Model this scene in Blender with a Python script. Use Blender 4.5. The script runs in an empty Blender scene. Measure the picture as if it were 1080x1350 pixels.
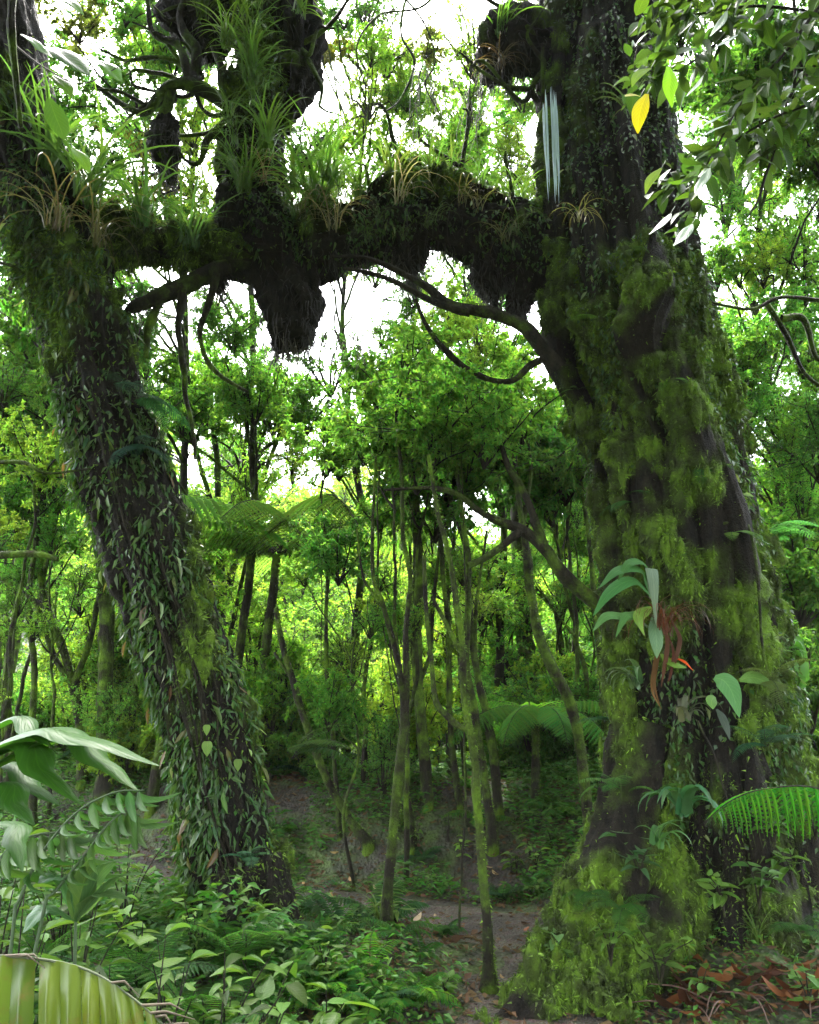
import bpy, math, random
import numpy as np
from mathutils import Vector, Matrix

# ------------------------------------------------------------------ camera, sky, sun, exposure
SC = bpy.context.scene
COL = SC.collection
PITCH = math.radians(12.0); CZ = 1.6; FPX = 1039.4
cam_d = bpy.data.cameras.new('camera'); cam = bpy.data.objects.new('camera', cam_d); COL.objects.link(cam)
cam.location = (0, 0, CZ); cam.rotation_euler = (math.pi/2+PITCH, 0, 0)
cam_d.sensor_fit = 'VERTICAL'; cam_d.sensor_height = 24; cam_d.lens = 12/math.tan(math.radians(33)); cam_d.clip_end = 600; cam_d.clip_start = .05
SC.camera = cam
SUN_EL, SUN_AZ = math.radians(58), math.radians(-18)      # azimuth from +Y towards +X
world = bpy.data.worlds.new('World'); SC.world = world; world.use_nodes = True
wn = world.node_tree.nodes; wl = world.node_tree.links; wn.clear()
sky = wn.new('ShaderNodeTexSky'); sky.sky_type = 'NISHITA'; sky.sun_disc = False
sky.sun_elevation = SUN_EL; sky.sun_rotation = SUN_AZ; sky.air_density = 1; sky.dust_density = 3
hs = wn.new('ShaderNodeHueSaturation'); hs.inputs['Saturation'].default_value = .3; hs.inputs['Value'].default_value = 1.0
bg = wn.new('ShaderNodeBackground'); bg.inputs['Strength'].default_value = .15
wo = wn.new('ShaderNodeOutputWorld')
wl.new(sky.outputs[0], hs.inputs['Color']); wl.new(hs.outputs[0], bg.inputs['Color']); wl.new(bg.outputs[0], wo.inputs['Surface'])
sun_d = bpy.data.lights.new('sun', 'SUN'); sun_d.energy = 1.5; sun_d.angle = math.radians(14); sun_d.color = (1, .96, .88)
sun = bpy.data.objects.new('sun', sun_d); COL.objects.link(sun)
sd = Vector((math.sin(SUN_AZ)*math.cos(SUN_EL), math.cos(SUN_AZ)*math.cos(SUN_EL), math.sin(SUN_EL)))
sun.rotation_euler = sd.to_track_quat('Z', 'Y').to_euler()
SC.view_settings.view_transform = 'Standard'; SC.view_settings.look = 'None'
SC.view_settings.exposure = 4.1; SC.view_settings.gamma = 1; SC.view_settings.use_curve_mapping = False
SC.render.engine = 'CYCLES'
SC.cycles.use_denoising = True; SC.cycles.denoiser = 'OPENIMAGEDENOISE'; SC.cycles.denoising_prefilter = 'NONE'; SC.cycles.max_bounces = 9; SC.cycles.diffuse_bounces = 7
SC.cycles.transmission_bounces = 5; SC.cycles.glossy_bounces = 2; SC.cycles.sample_clamp_indirect = 6
SC.cycles.use_adaptive_sampling = False; SC.cycles.caustics_reflective = False; SC.cycles.caustics_refractive = False

R = np.random.default_rng(7)
rnd = random.Random(11)
UP = np.array((0, 0, 1.))
SP, CP = math.sin(PITCH), math.cos(PITCH)

def ray(px, py):
    u = (px-540)/FPX; v = (675-py)/FPX
    return np.array((u, CP-v*SP, SP+v*CP))
def at(px, py, Y):                                    # the point at distance Y that shows at that pixel
    d = ray(px, py); return np.array((0, 0, CZ))+d*(Y/d[1])
def pm(px, py, Y):                                    # metres per pixel there
    d = ray(px, py); return (Y/d[1])/FPX

# ------------------------------------------------------------------ noise
def _h(ix, iy, iz, s):
    n = (ix*374761393+iy*668265263+iz*2147483647+s*974711) & 0xffffffff
    n = ((n ^ (n >> 13))*1274126177) & 0xffffffff
    n = ((n ^ (n >> 16))*2246822519) & 0xffffffff
    return ((n ^ (n >> 15)) & 0xffffff)/float(0xffffff)
def vnoise(P, s=0):
    P = np.asarray(P, float); I = np.floor(P).astype(np.int64); f = P-I; f = f*f*(3-2*f)
    r = 0
    for dx in (0, 1):
        for dy in (0, 1):
            for dz in (0, 1):
                w = (f[..., 0] if dx else 1-f[..., 0])*(f[..., 1] if dy else 1-f[..., 1])*(f[..., 2] if dz else 1-f[..., 2])
                r = r+w*_h(I[..., 0]+dx, I[..., 1]+dy, I[..., 2]+dz, s)
    return r
def fbm(P, f=1., o=4, s=0):
    r = 0; a = .5; t = 0
    for k in range(o):
        r = r+a*vnoise(np.asarray(P)*f+17.3*k, s+k); t += a; a *= .5; f *= 2.03
    return r/t
def sstep(a, b, x):
    t = np.clip((x-a)/(b-a), 0, 1); return t*t*(3-2*t)
def nz(v):
    v = np.asarray(v, float); return v/np.maximum(np.linalg.norm(v, axis=-1, keepdims=True), 1e-9)

# ------------------------------------------------------------------ mesh building
class Geo:
    def __init__(s): s.V = []; s.F = []; s.M = []; s.U = []; s.A = []; s.n = 0
    def add(s, V, F, m=0, uv=None, att=None):
        V = np.asarray(V, float).reshape(-1, 3); F = np.asarray(F, np.int64)
        s.V.append(V); s.F.append(F+s.n); s.M.append(np.full(len(F), m, np.int32))
        s.U.append(np.zeros((len(V), 2)) if uv is None else np.asarray(uv).reshape(-1, 2))
        s.A.append(np.zeros(len(V)) if att is None else np.asarray(att).reshape(-1)); s.n += len(V)
        return s
    def mesh(s, name, mats, smooth=True):
        me = bpy.data.meshes.new(name)
        V = np.concatenate(s.V); U = np.concatenate(s.U); A = np.concatenate(s.A)
        li = np.concatenate([f.ravel() for f in s.F]); tot = np.concatenate([np.full(len(f), f.shape[1]) for f in s.F])
        me.vertices.add(len(V)); me.vertices.foreach_set('co', V.ravel().astype(np.float32))
        me.loops.add(len(li)); me.loops.foreach_set('vertex_index', li.astype(np.int32))
        me.polygons.add(len(tot)); me.polygons.foreach_set('loop_start', (np.cumsum(tot)-tot).astype(np.int32))
        me.polygons.foreach_set('material_index', np.concatenate(s.M))
        me.update(calc_edges=True)
        me.polygons.foreach_set('use_smooth', np.full(len(tot), smooth, bool))
        if U.any():
            uvl = me.uv_layers.new(name='UVMap'); uvl.data.foreach_set('uv', U[li].ravel().astype(np.float32))
        if A.any():
            a = me.attributes.new('moss', 'FLOAT', 'POINT'); a.data.foreach_set('value', A.astype(np.float32))
        for m in (mats if isinstance(mats, (list, tuple)) else [mats]): me.materials.append(m)
        return me

def tag(o, label=None, cat=None, group=None, kind=None):
    if label: o['label'] = label
    if cat: o['category'] = cat
    if group: o['group'] = group
    if kind: o['kind'] = kind
    return o
def link(name, me, parent=None, color=None, loc=None, rot=None, scale=None):
    o = bpy.data.objects.new(name, me); COL.objects.link(o)
    if parent is not None: o.parent = parent
    if color is not None: o.color = (*color, 1)
    if loc is not None: o.location = loc
    if rot is not None: o.rotation_euler = rot
    if scale is not None: o.scale = (scale,)*3 if np.isscalar(scale) else scale
    return o
def thing(name, label, cat, loc=(0, 0, 0), group=None, rz=0.):
    o = bpy.data.objects.new(name, None); COL.objects.link(o); o.location = loc; o.rotation_euler = (0, 0, rz); o.empty_display_size = .1
    return tag(o, label, cat, group)
def local(root, P):                                   # world points -> coordinates of an unrotated thing
    return np.asarray(P, float)-np.array(root.location)

def spline(P, n):                                     # Catmull-Rom through the rows of P
    P = np.asarray(P, float)
    if len(P) == 2: return P[0]+(P[1]-P[0])*np.linspace(0, 1, n)[:, None]
    Q = np.vstack([2*P[0]-P[1], P, 2*P[-1]-P[-2]]); t = np.linspace(0, len(P)-1-1e-6, n); i = t.astype(int); f = (t-i)[:, None]
    a, b, c, d = Q[i], Q[i+1], Q[i+2], Q[i+3]
    return .5*((2*b)+(c-a)*f+(2*a-5*b+4*c-d)*f**2+(-a+3*b-3*c+d)*f**3)
def frames(P):
    T = nz(np.gradient(P, axis=0)); N = np.zeros_like(P); u = np.array((0, -1., 0))
    if abs(T[0] @ u) > .9: u = np.array((0, 0, 1.))
    for i in range(len(P)):
        u = u-T[i]*(T[i] @ u); u = u/max(np.linalg.norm(u), 1e-9); N[i] = u
    return T, N, np.cross(T, N)
def gridF(nr, ns, wrap=True):
    i = np.arange(nr-1)[:, None]; m = ns if wrap else ns-1; j = np.arange(m)[None]; j2 = (j+1) % ns
    return np.stack([i*ns+j, i*ns+j2, (i+1)*ns+j2, (i+1)*ns+j], -1).reshape(-1, 4)
def tube(P, r, ns=6, wob=0., seed=0):
    P = np.asarray(P, float); n = len(P); r = np.broadcast_to(np.asarray(r, float), n)
    T, N, B = frames(P); th = np.linspace(0, 2*math.pi, ns, endpoint=False)
    rr = r[:, None]*np.ones((1, ns))
    D = N[:, None]*np.cos(th)[None, :, None]+B[:, None]*np.sin(th)[None, :, None]
    V = P[:, None]+D*rr[..., None]
    if wob: V = P[:, None]+D*(rr*(1+wob*(fbm(V*1., 9, 3, seed)-.5)*2))[..., None]
    return V.reshape(-1, 3), gridF(n, ns)
def meander(P, n, amp, f=1.2, seed=0):                # a spline with natural wander
    Q = spline(P, n); t = np.linspace(0, 1, n); L = np.sum(np.linalg.norm(np.diff(Q, axis=0), axis=1))
    s = t*L*f
    o = np.stack([fbm(np.stack([s, s*0+k*9.1+seed*3.7, s*0], -1), 1, 3, seed+k)-.5 for k in range(3)], -1)
    return Q+o*2*amp*np.minimum(1, np.minimum(t*8, 1)[:, None]+.0)

# leaf outlines: x along, y half width, z droop
def leaf_template(rows, cup=.12, droop=.15, fold=.12):
    V = []; U = []
    for x, w in rows:
        z = -droop*x*x
        for k, y in enumerate((-1, 0, 1)):
            V.append((x, y*w*.5, z+(fold*abs(y)*w*.5))); U.append((x, y*.5+.5))
    return np.array(V), gridF(len(rows), 3, False), np.array(U)
def lance_rows(n, peak=.4, tip=1.6):
    x = np.linspace(0, 1, n); w = np.where(x < peak, np.sin(x/peak*math.pi/2)**.8, np.cos((x-peak)/(1-peak)*math.pi/2)**(tip*.55)); w[0] = .06; w[-1] = .01
    return list(zip(x, w))
T_CROWN = (np.array([(0, 0, 0), (.45, .5, .1), (1, 0, -.08), (.45, -.5, .1)]), np.array([(0, 2, 1), (0, 3, 2)]), None)
T_SMALL = leaf_template(lance_rows(4, .4), droop=.15, fold=.25)
T_TINY = leaf_template([(0, .06), (.38, 1.), (1, .01)], droop=.15, fold=.25)
T_MED = leaf_template(lance_rows(7, .4), droop=.22, fold=.2)
T_LONG = leaf_template(lance_rows(8, .3, 1.2), droop=.5, fold=.2)
T_BLADE = leaf_template([(x, (1-x**3)*.9+.05) for x in np.linspace(0, 1, 9)], droop=.0, fold=.3)

def leaves(T, pos, d, up, L, W, curl=1.):
    tv, tf, tu = T
    pos = np.asarray(pos, float); n = len(pos); d = nz(np.broadcast_to(d, (n, 3))); up = np.broadcast_to(up, (n, 3))
    s = np.cross(d, up); bad = np.linalg.norm(s, axis=1) < 1e-3; s[bad] = np.cross(d[bad], (1, .3, .1)); s = nz(s); nn = np.cross(s, d)
    L = np.broadcast_to(L, n)[:, None, None]; W = np.broadcast_to(W, n)[:, None, None]; c = np.broadcast_to(curl, n)[:, None, None]
    V = pos[:, None]+d[:, None]*tv[None, :, 0:1]*L+s[:, None]*tv[None, :, 1:2]*W+nn[:, None]*tv[None, :, 2:3]*c*L
    F = (tf[None]+(np.arange(n)*len(tv))[:, None, None]).reshape(-1, tf.shape[1])
    uv = None if tu is None else np.tile(tu, (n, 1))
    return V.reshape(-1, 3), F, uv

# ------------------------------------------------------------------ materials
class NT:
    def __init__(s, name):
        s.m = bpy.data.materials.new(name); s.m.use_nodes = True; s.t = s.m.node_tree; s.t.nodes.clear()
        s.out = s.t.nodes.new('ShaderNodeOutputMaterial')
    def n(s, kind, **k):
        x = s.t.nodes.new(kind)
        for a, b in k.items():
            if a.startswith('i_'):
                key = a[2:].replace('_', ' '); key = int(key) if key.isdigit() else key
                v = b
                if isinstance(v, bpy.types.NodeSocket): s.t.links.new(v, x.inputs[key])
                else: x.inputs[key].default_value = v
            else: setattr(x, a, b)
        return x
    def mix(s, f, a, b, mode='MIX'):
        x = s.t.nodes.new('ShaderNodeMix'); x.data_type = 'RGBA'; x.blend_type = mode
        for i, v in ((0, f), (6, a), (7, b)):
            if isinstance(v, bpy.types.NodeSocket): s.t.links.new(v, x.inputs[i])
            else: x.inputs[i].default_value = (*v, 1) if isinstance(v, tuple) and len(v) == 3 else v
        return x.outputs[2]
    def math(s, op, a, b=0., c=None):
        x = s.t.nodes.new('ShaderNodeMath'); x.operation = op
        for i, v in enumerate((a, b) if c is None else (a, b, c)):
            if isinstance(v, bpy.types.NodeSocket): s.t.links.new(v, x.inputs[i])
            else: x.inputs[i].default_value = v
        return x.outputs[0]
    def ramp(s, f, stops):
        x = s.t.nodes.new('ShaderNodeValToRGB'); s.t.links.new(f, x.inputs[0]); e = x.color_ramp.elements
        while len(e) < len(stops): e.new(.5)
        for q, (p, c) in zip(e, stops): q.position = p; q.color = (*c, 1) if len(c) == 3 else c
        return x.outputs[0]
    def noise(s, scale, detail=4, rough=.55, vec=None, dist=0.):
        x = s.n('ShaderNodeTexNoise', i_Scale=scale, i_Detail=detail, i_Roughness=rough, i_Distortion=dist)
        if vec is not None: s.t.links.new(vec, x.inputs['Vector'])
        return x.outputs[0]
    def fin(s, sh): s.t.links.new(sh, s.out.inputs['Surface']); return s.m

def leaf_material(name, rough=.42, transl=.42, spec=.3, veins=0., var=.5, spots=0., pleat=0.):
    m = NT(name); oi = m.n('ShaderNodeObjectInfo'); g = m.n('ShaderNodeNewGeometry'); isl = g.outputs['Random Per Island']
    v = m.math('MULTIPLY_ADD', isl, var, 1-var/2)
    r2 = m.math('FRACT', m.math('MULTIPLY', isl, 17.31)); 
    hue = m.math('MULTIPLY_ADD', r2, .05, .475)
    hsv = m.n('ShaderNodeHueSaturation', i_Color=oi.outputs['Color'], i_Value=v, i_Hue=hue)
    col = hsv.outputs[0]
    tc = m.n('ShaderNodeTexCoord')
    n1 = m.noise(6, 3, vec=tc.outputs['Object'])
    col = m.mix(m.math('MULTIPLY', n1, .45), col, m.mix(1., col, (1.25, 1.1, .7), 'MULTIPLY'))
    bump = None
    if veins or pleat:
        uv = m.n('ShaderNodeUVMap'); sp = m.n('ShaderNodeSeparateXYZ'); m.t.links.new(uv.outputs[0], sp.inputs[0])
        ay = m.math('ABSOLUTE', m.math('SUBTRACT', sp.outputs[1], .5))
        if veins:
            w = m.math('SINE', m.math('MULTIPLY', m.math('SUBTRACT', sp.outputs[0], m.math('MULTIPLY', ay, .55)), veins))
            ww = m.math('POWER', m.math('MULTIPLY_ADD', w, .5, .5), 6.)
            mid = m.math('LESS_THAN', ay, .022)
            line = m.math('MAXIMUM', m.math('MULTIPLY', ww, .45), mid)
            col = m.mix(m.math('MULTIPLY', line, .5), col, m.mix(1., col, (1.9, 1.6, 1.5), 'MULTIPLY'))
            hgt = m.math('SUBTRACT', 0., line)
        else:
            w = m.math('SINE', m.math('MULTIPLY', sp.outputs[0], pleat))
            col = m.mix(m.math('MULTIPLY_ADD', w, .06, .06), col, m.mix(1., col, (1.7, 1.5, 1.1), 'MULTIPLY')); hgt = w
        bump = m.n('ShaderNodeBump', i_Strength=.35, i_Distance=.004, i_Height=hgt).outputs[0]
    if spots:
        n2 = m.noise(14, 7, .7, tc.outputs['Object']); sp_ = m.ramp(n2, [(.54, (0, 0, 0)), (.68, (1, 1, 1))])
        col = m.mix(m.math('MULTIPLY', sp_, spots), col, (.11, .075, .02))
    p = m.n('ShaderNodeBsdfPrincipled', i_Base_Color=col, i_Roughness=rough); p.inputs['Specular IOR Level'].default_value = spec
    tr = m.n('ShaderNodeBsdfTranslucent'); m.t.links.new(m.mix(1., col, (1.4, 1.4, .7), 'MULTIPLY'), tr.inputs['Color'])
    if bump is not None: m.t.links.new(bump, p.inputs['Normal'])
    ms = m.n('ShaderNodeMixShader', i_0=transl); m.t.links.new(p.outputs[0], ms.inputs[1]); m.t.links.new(tr.outputs[0], ms.inputs[2])
    return m.fin(ms.outputs[0])
M_CROWN = leaf_material('crown_leaf', .5, .68, .2, var=.6)
M_LEAF = leaf_material('broad_leaf', .44, .4, .16, veins=60., var=.3)
M_SMALL = leaf_material('small_leaf', .36, .35, .4, var=.8)
M_COVER = leaf_material('cover_leaf', .5, .4, .15, var=.7)
M_BLADE = leaf_material('strap_leaf', .38, .4, var=.35)
M_FERN = leaf_material('fern_leaf', .55, .6, .12, var=.25)
M_PALM = leaf_material('palm_leaf', .35, .35, pleat=95., spots=.75, var=.1)
M_DRY = leaf_material('dead_leaf', .65, .15, .08, var=.6)

def moss_colour(m, vec):
    n = m.noise(5.5, 5, .6, vec); n2 = m.noise(60, 3, .6, vec)
    c = m.ramp(n, [(.3, (.016, .026, .005)), (.44, (.04, .075, .008)), (.57, (.125, .245, .014)), (.75, (.05, .04, .010))])
    return m.mix(m.math('MULTIPLY', n2, .6), c, (.05, .06, .012))
def bark_material(name, base=(.004, .0035, .003), hi=(.022, .018, .012), allmoss=None):
    m = NT(name); tc = m.n('ShaderNodeTexCoord'); v = tc.outputs['Object']
    mp = m.n('ShaderNodeMapping', i_Scale=(1, 1, .22)); m.t.links.new(v, mp.inputs[0])
    n = m.noise(26, 6, .65, mp.outputs[0]); n3 = m.noise(90, 4, .6, v); n4 = m.noise(3, 3, .5, v)
    c = m.ramp(n, [(.35, base), (.68, hi)])
    c = m.mix(m.ramp(n4, [(.5, (0, 0, 0)), (.7, (.5, .5, .5))]), c, (.014, .009, .005))
    at_ = m.n('ShaderNodeAttribute', attribute_name='moss')
    mk = m.math('ADD', at_.outputs['Fac'], m.math('MULTIPLY_ADD', n3, .5, -.25))
    if allmoss is not None: mk = m.math('ADD', m.math('MULTIPLY_ADD', m.noise(4, 4, .6, v), 3.2, -1.6+allmoss), m.math('MULTIPLY_ADD', n3, .5, -.25))
    mk = m.ramp(mk, [(.25, (0, 0, 0)), (.85, (1, 1, 1))])
    c = m.mix(mk, c, moss_colour(m, v))
    h = m.math('ADD', m.math('MULTIPLY', n, .7), m.math('MULTIPLY', n3, .5))
    b = m.n('ShaderNodeBump', i_Strength=1., i_Distance=.05, i_Height=h)
    p = m.n('ShaderNodeBsdfPrincipled', i_Base_Color=c, i_Roughness=.8, i_Normal=b.outputs[0])
    p.inputs['Specular IOR Level'].default_value = .14
    return m.fin(p.outputs[0])
M_BARK = bark_material('mossy_bark')
M_STEM = bark_material('stem_bark', (.012, .010, .007), (.03, .026, .016), allmoss=.48)
M_TWIG = bark_material('twig_bark', (.010, .009, .006), (.035, .03, .018), allmoss=.1)
def moss_material():
    m = NT('moss'); tc = m.n('ShaderNodeTexCoord'); g = m.n('ShaderNodeNewGeometry')
    c = moss_colour(m, tc.outputs['Object'])
    hsv = m.n('ShaderNodeHueSaturation', i_Color=c, i_Value=m.math('MULTIPLY_ADD', m.math('POWER', g.outputs['Random Per Island'], 2.), 2.0, .45))
    p = m.n('ShaderNodeBsdfPrincipled', i_Base_Color=hsv.outputs[0], i_Roughness=.8)
    tr = m.n('ShaderNodeBsdfTranslucent', i_Color=hsv.outputs[0]); ms = m.n('ShaderNodeMixShader', i_0=.35)
    m.t.links.new(p.outputs[0], ms.inputs[1]); m.t.links.new(tr.outputs[0], ms.inputs[2]); return m.fin(ms.outputs[0])
M_MOSS = moss_material()
M_CUSH = bark_material('moss_cushion', (.010, .014, .004), (.03, .04, .008), allmoss=1.1)
def root_material():
    m = NT('root_fibre'); tc = m.n('ShaderNodeTexCoord'); oi = m.n('ShaderNodeObjectInfo')
    c = m.mix(m.noise(30, 4, .6, tc.outputs['Object']), oi.outputs['Color'], m.mix(1., oi.outputs['Color'], (.35, .35, .35), 'MULTIPLY'))
    return m.fin(m.n('ShaderNodeBsdfPrincipled', i_Base_Color=c, i_Roughness=.75).outputs[0])
M_ROOT = root_material()
def soil_material(name, path=False):
    m = NT(name); tc = m.n('ShaderNodeTexCoord'); v = tc.outputs['Object']
    n1 = m.noise(2.2, 5, .6, v); n2 = m.noise(24, 5, .7, v); vo = m.n('ShaderNodeTexVoronoi', i_Scale=34. if not path else 60.); m.t.links.new(v, vo.inputs['Vector'])
    c = m.ramp(n2, [(.3, (.008, .006, .003)), (.55, (.020, .014, .007)), (.72, (.04, .030, .015))])
    lit = m.mix(.6, vo.outputs['Color'], (.42, .34, .22)); lit = m.mix(1., lit, (.05, .042, .024) if not path else (.17, .14, .10), 'MULTIPLY')
    c = m.mix(m.ramp(n1, [(.42, (.1, .1, .1)), (.62, (.8, .8, .8))]), c, lit)
    if not path: c = m.mix(m.ramp(m.noise(1.4, 6, .65, v, .4), [(.42, (0, 0, 0)), (.56, (.85, .85, .85))]), c, m.mix(.5, moss_colour(m, v), (.01, .014, .004)))
    h = m.math('ADD', m.math('MULTIPLY', n2, .8), m.math('MULTIPLY', vo.outputs['Distance'], .8))
    b = m.n('ShaderNodeBump', i_Strength=.9, i_Distance=.03, i_Height=h)
    r = m.ramp(n1, [(.4, (.75, .75, .75)), (.6, (.38, .38, .38) if path else (.7, .7, .7))])
    return m.fin(m.n('ShaderNodeBsdfPrincipled', i_Base_Color=c, i_Roughness=r, i_Normal=b.outputs[0]).outputs[0])
M_SOIL = soil_material('forest_soil'); M_PATH = soil_material('path_gravel', True)

# ------------------------------------------------------------------ ground and path
PATH = spline(np.array([(.30, 1.5), (.42, 3.2), (.72, 4.6), (.85, 5.35), (.2, 5.95), (-.9, 6.35), (-2.2, 7.1), (-4.5, 8.3), (-8, 9)]), 90)
def path_dist(x, y):
    d = np.full(np.shape(x), 1e9)
    for p in PATH: d = np.minimum(d, (x-p[0])**2+(y-p[1])**2)
    return np.sqrt(d)
def height(x, y, fine=True):
    x = np.asarray(x, float); y = np.asarray(y, float); Z = np.zeros_like(x)
    P = np.stack([x, y, Z], -1); pd = path_dist(x, y) if np.size(x) < 4e5 else Z
    b = sstep(6.25, 7.9, y-.28*np.clip(x, -6, 3)*-1+.35*(fbm(P, .9, 2, 3)-.5))*.62      # bank behind the path
    b = b+sstep(13, 45, y)*6.5
    rt = .32*np.exp(-(((x-1.9)/1.3)**2+((y-5.2)/1.3)**2))                               # mound under the right tree
    lt = .22*np.exp(-(((x+1.2)/1.0)**2+((y-4.7)/.9)**2))
    off = sstep(.28, .8, pd)
    out = b*sstep(.3, 1.1, pd)+rt*sstep(.3, .9, pd)+lt*sstep(.3, .8, pd)
    out = out+off*((fbm(P, .8, 3, 5)-.5)*.24+(fbm(P, 5, 3, 6)-.45)*.11)+(fbm(P, 1.7, 2, 8)-.5)*.03
    return out
def hz(x, y): return float(height(np.array([x]), np.array([y]))[0])
def ground_at(px, py, lo=1.5, hi=40.):                # where the ray through a pixel meets the ground
    d = ray(px, py); t = np.linspace(lo, hi, 1600); X = d[0]*t; Y = d[1]*t; Z = CZ+d[2]*t
    k = np.nonzero(Z < height(X, Y))[0]
    k = k[0] if len(k) else len(t)-1
    return np.array((X[k], Y[k], float(height(X[k:k+1], Y[k:k+1])[0])))
def axis(lo, hi, a, b, dense, far):
    m = np.arange(a, b, dense); l = a-(np.geomspace(1, 1+(a-lo), far)-1)[1:][::-1]; r = b+(np.geomspace(1, 1+(hi-b), far)-1)
    return np.concatenate([l, m, r])
gx = axis(-150, 150, -4.2, 4.2, .045, 46); gy = axis(-60, 260, 2.6, 10., .045, 46)
GX, GY = np.meshgrid(gx, gy); 
g = Geo().add(np.stack([GX, GY, height(GX, GY)], -1), gridF(len(gy), len(gx), False))
tag(link('ground', g.mesh('ground', M_SOIL)), 'dark forest soil rising as a bank behind the path', kind='structure')
pn = frames(np.c_[PATH, np.zeros(len(PATH))]); pr = np.linspace(-1, 1, 15)
pp = spline(PATH, 260); tg = nz(np.gradient(pp, axis=0)); nrm_ = np.stack([tg[:, 1], -tg[:, 0]], -1)
wv = .36+.10*np.sin(np.arange(260)*.13)+.05*np.sin(np.arange(260)*.41)
PX = pp[:, 0:1]+nrm_[:, 0:1]*pr*wv[:, None]; PY = pp[:, 1:2]+nrm_[:, 1:2]*pr*wv[:, None]
g = Geo().add(np.stack([PX, PY, height(PX, PY)+.012*(1-pr[None]**4)-.004], -1), gridF(260, 15, False))
tag(link('path', g.mesh('path', M_PATH)), 'wet brown footpath curving left behind the leaning trunk', kind='structure')

# ------------------------------------------------------------------ big trees
def skin(P, r, nr, ns, seed, flute=.12, fine=.05, moss=None, ff=1.6, lump=.03):
    """a thick trunk or limb: P, r rows -> vertex grid, moss value, outward normal"""
    P = spline(P, nr); t = np.linspace(0, 1, nr); r = np.interp(t, np.linspace(0, 1, len(r)), r)
    r = np.convolve(np.pad(r, 6, 'edge'), np.ones(13)/13, 'valid')
    T, N, B = frames(P); th = np.linspace(0, 2*math.pi, ns, endpoint=False)
    D = N[:, None]*np.cos(th)[None, :, None]+B[:, None]*np.sin(th)[None, :, None]
    s = np.r_[0, np.cumsum(np.linalg.norm(np.diff(P, axis=0), axis=1))]
    Q = np.stack([np.cos(th)[None]*ff+0*t[:, None]+.25*np.sin(s*1.3)[:, None], np.sin(th)[None]*ff+0*t[:, None]+.3*np.cos(s)[:, None], .55*s[:, None]+0*th[None]], -1)
    rid = 1-np.abs(2*fbm(Q, 1.3, 3, seed)-1)*2.2
    rr = r[:, None]*(1+flute*(rid-.35)*1.6)
    V = P[:, None]+D*rr[..., None]
    d = (fbm(V, 5, 4, seed+5)-.5)*fine*2+(fbm(V, 22, 3, seed+9)-.5)*fine*.55
    mk = np.zeros(V.shape[:2]) if moss is None else moss(V, D)
    mm = sstep(.3, .7, mk)
    d = d+mm*lump*(np.abs(2*fbm(V, 9, 2, seed+2)-1)*2.2)+mm*(vnoise(V*38, seed)-.5)*lump*.6
    V = V+D*d[..., None]
    N_ = np.cross(np.roll(V, -1, 1)-np.roll(V, 1, 1), np.gradient(V, axis=0)); N_ = nz(N_); N_ *= np.sign((N_*D).sum(-1, keepdims=True)+1e-9)
    return V, mk, N_
def put_skin(name, parent, S, mats=None, ends=True):
    V, mk, _ = S; g = Geo(); nr, ns = V.shape[:2]
    L = V-np.array(parent.location) if parent is not None else V
    g.add(L, gridF(nr, ns), att=mk+.001)
    return link(name, g.mesh(name, mats or M_BARK), parent)
def sample(S, n, rng, lo=0., hi=1., moss=None, front=0.):
    V, mk, N = S; nr, ns = V.shape[:2]
    w = np.ones(mk.shape); w[:int(nr*lo)] = 0; w[int(nr*hi):] = 0
    if moss is not None: w = w*moss(mk)
    if front: w = w*np.where(-N[..., 1] > -.15, 1, 1-front)
    w = w.ravel(); w /= w.sum(); k = rng.choice(len(w), n, p=w)
    P = V.reshape(-1, 3)[k]; M = N.reshape(-1, 3)[k]
    return P+rng.normal(0, .008, P.shape), M
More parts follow.
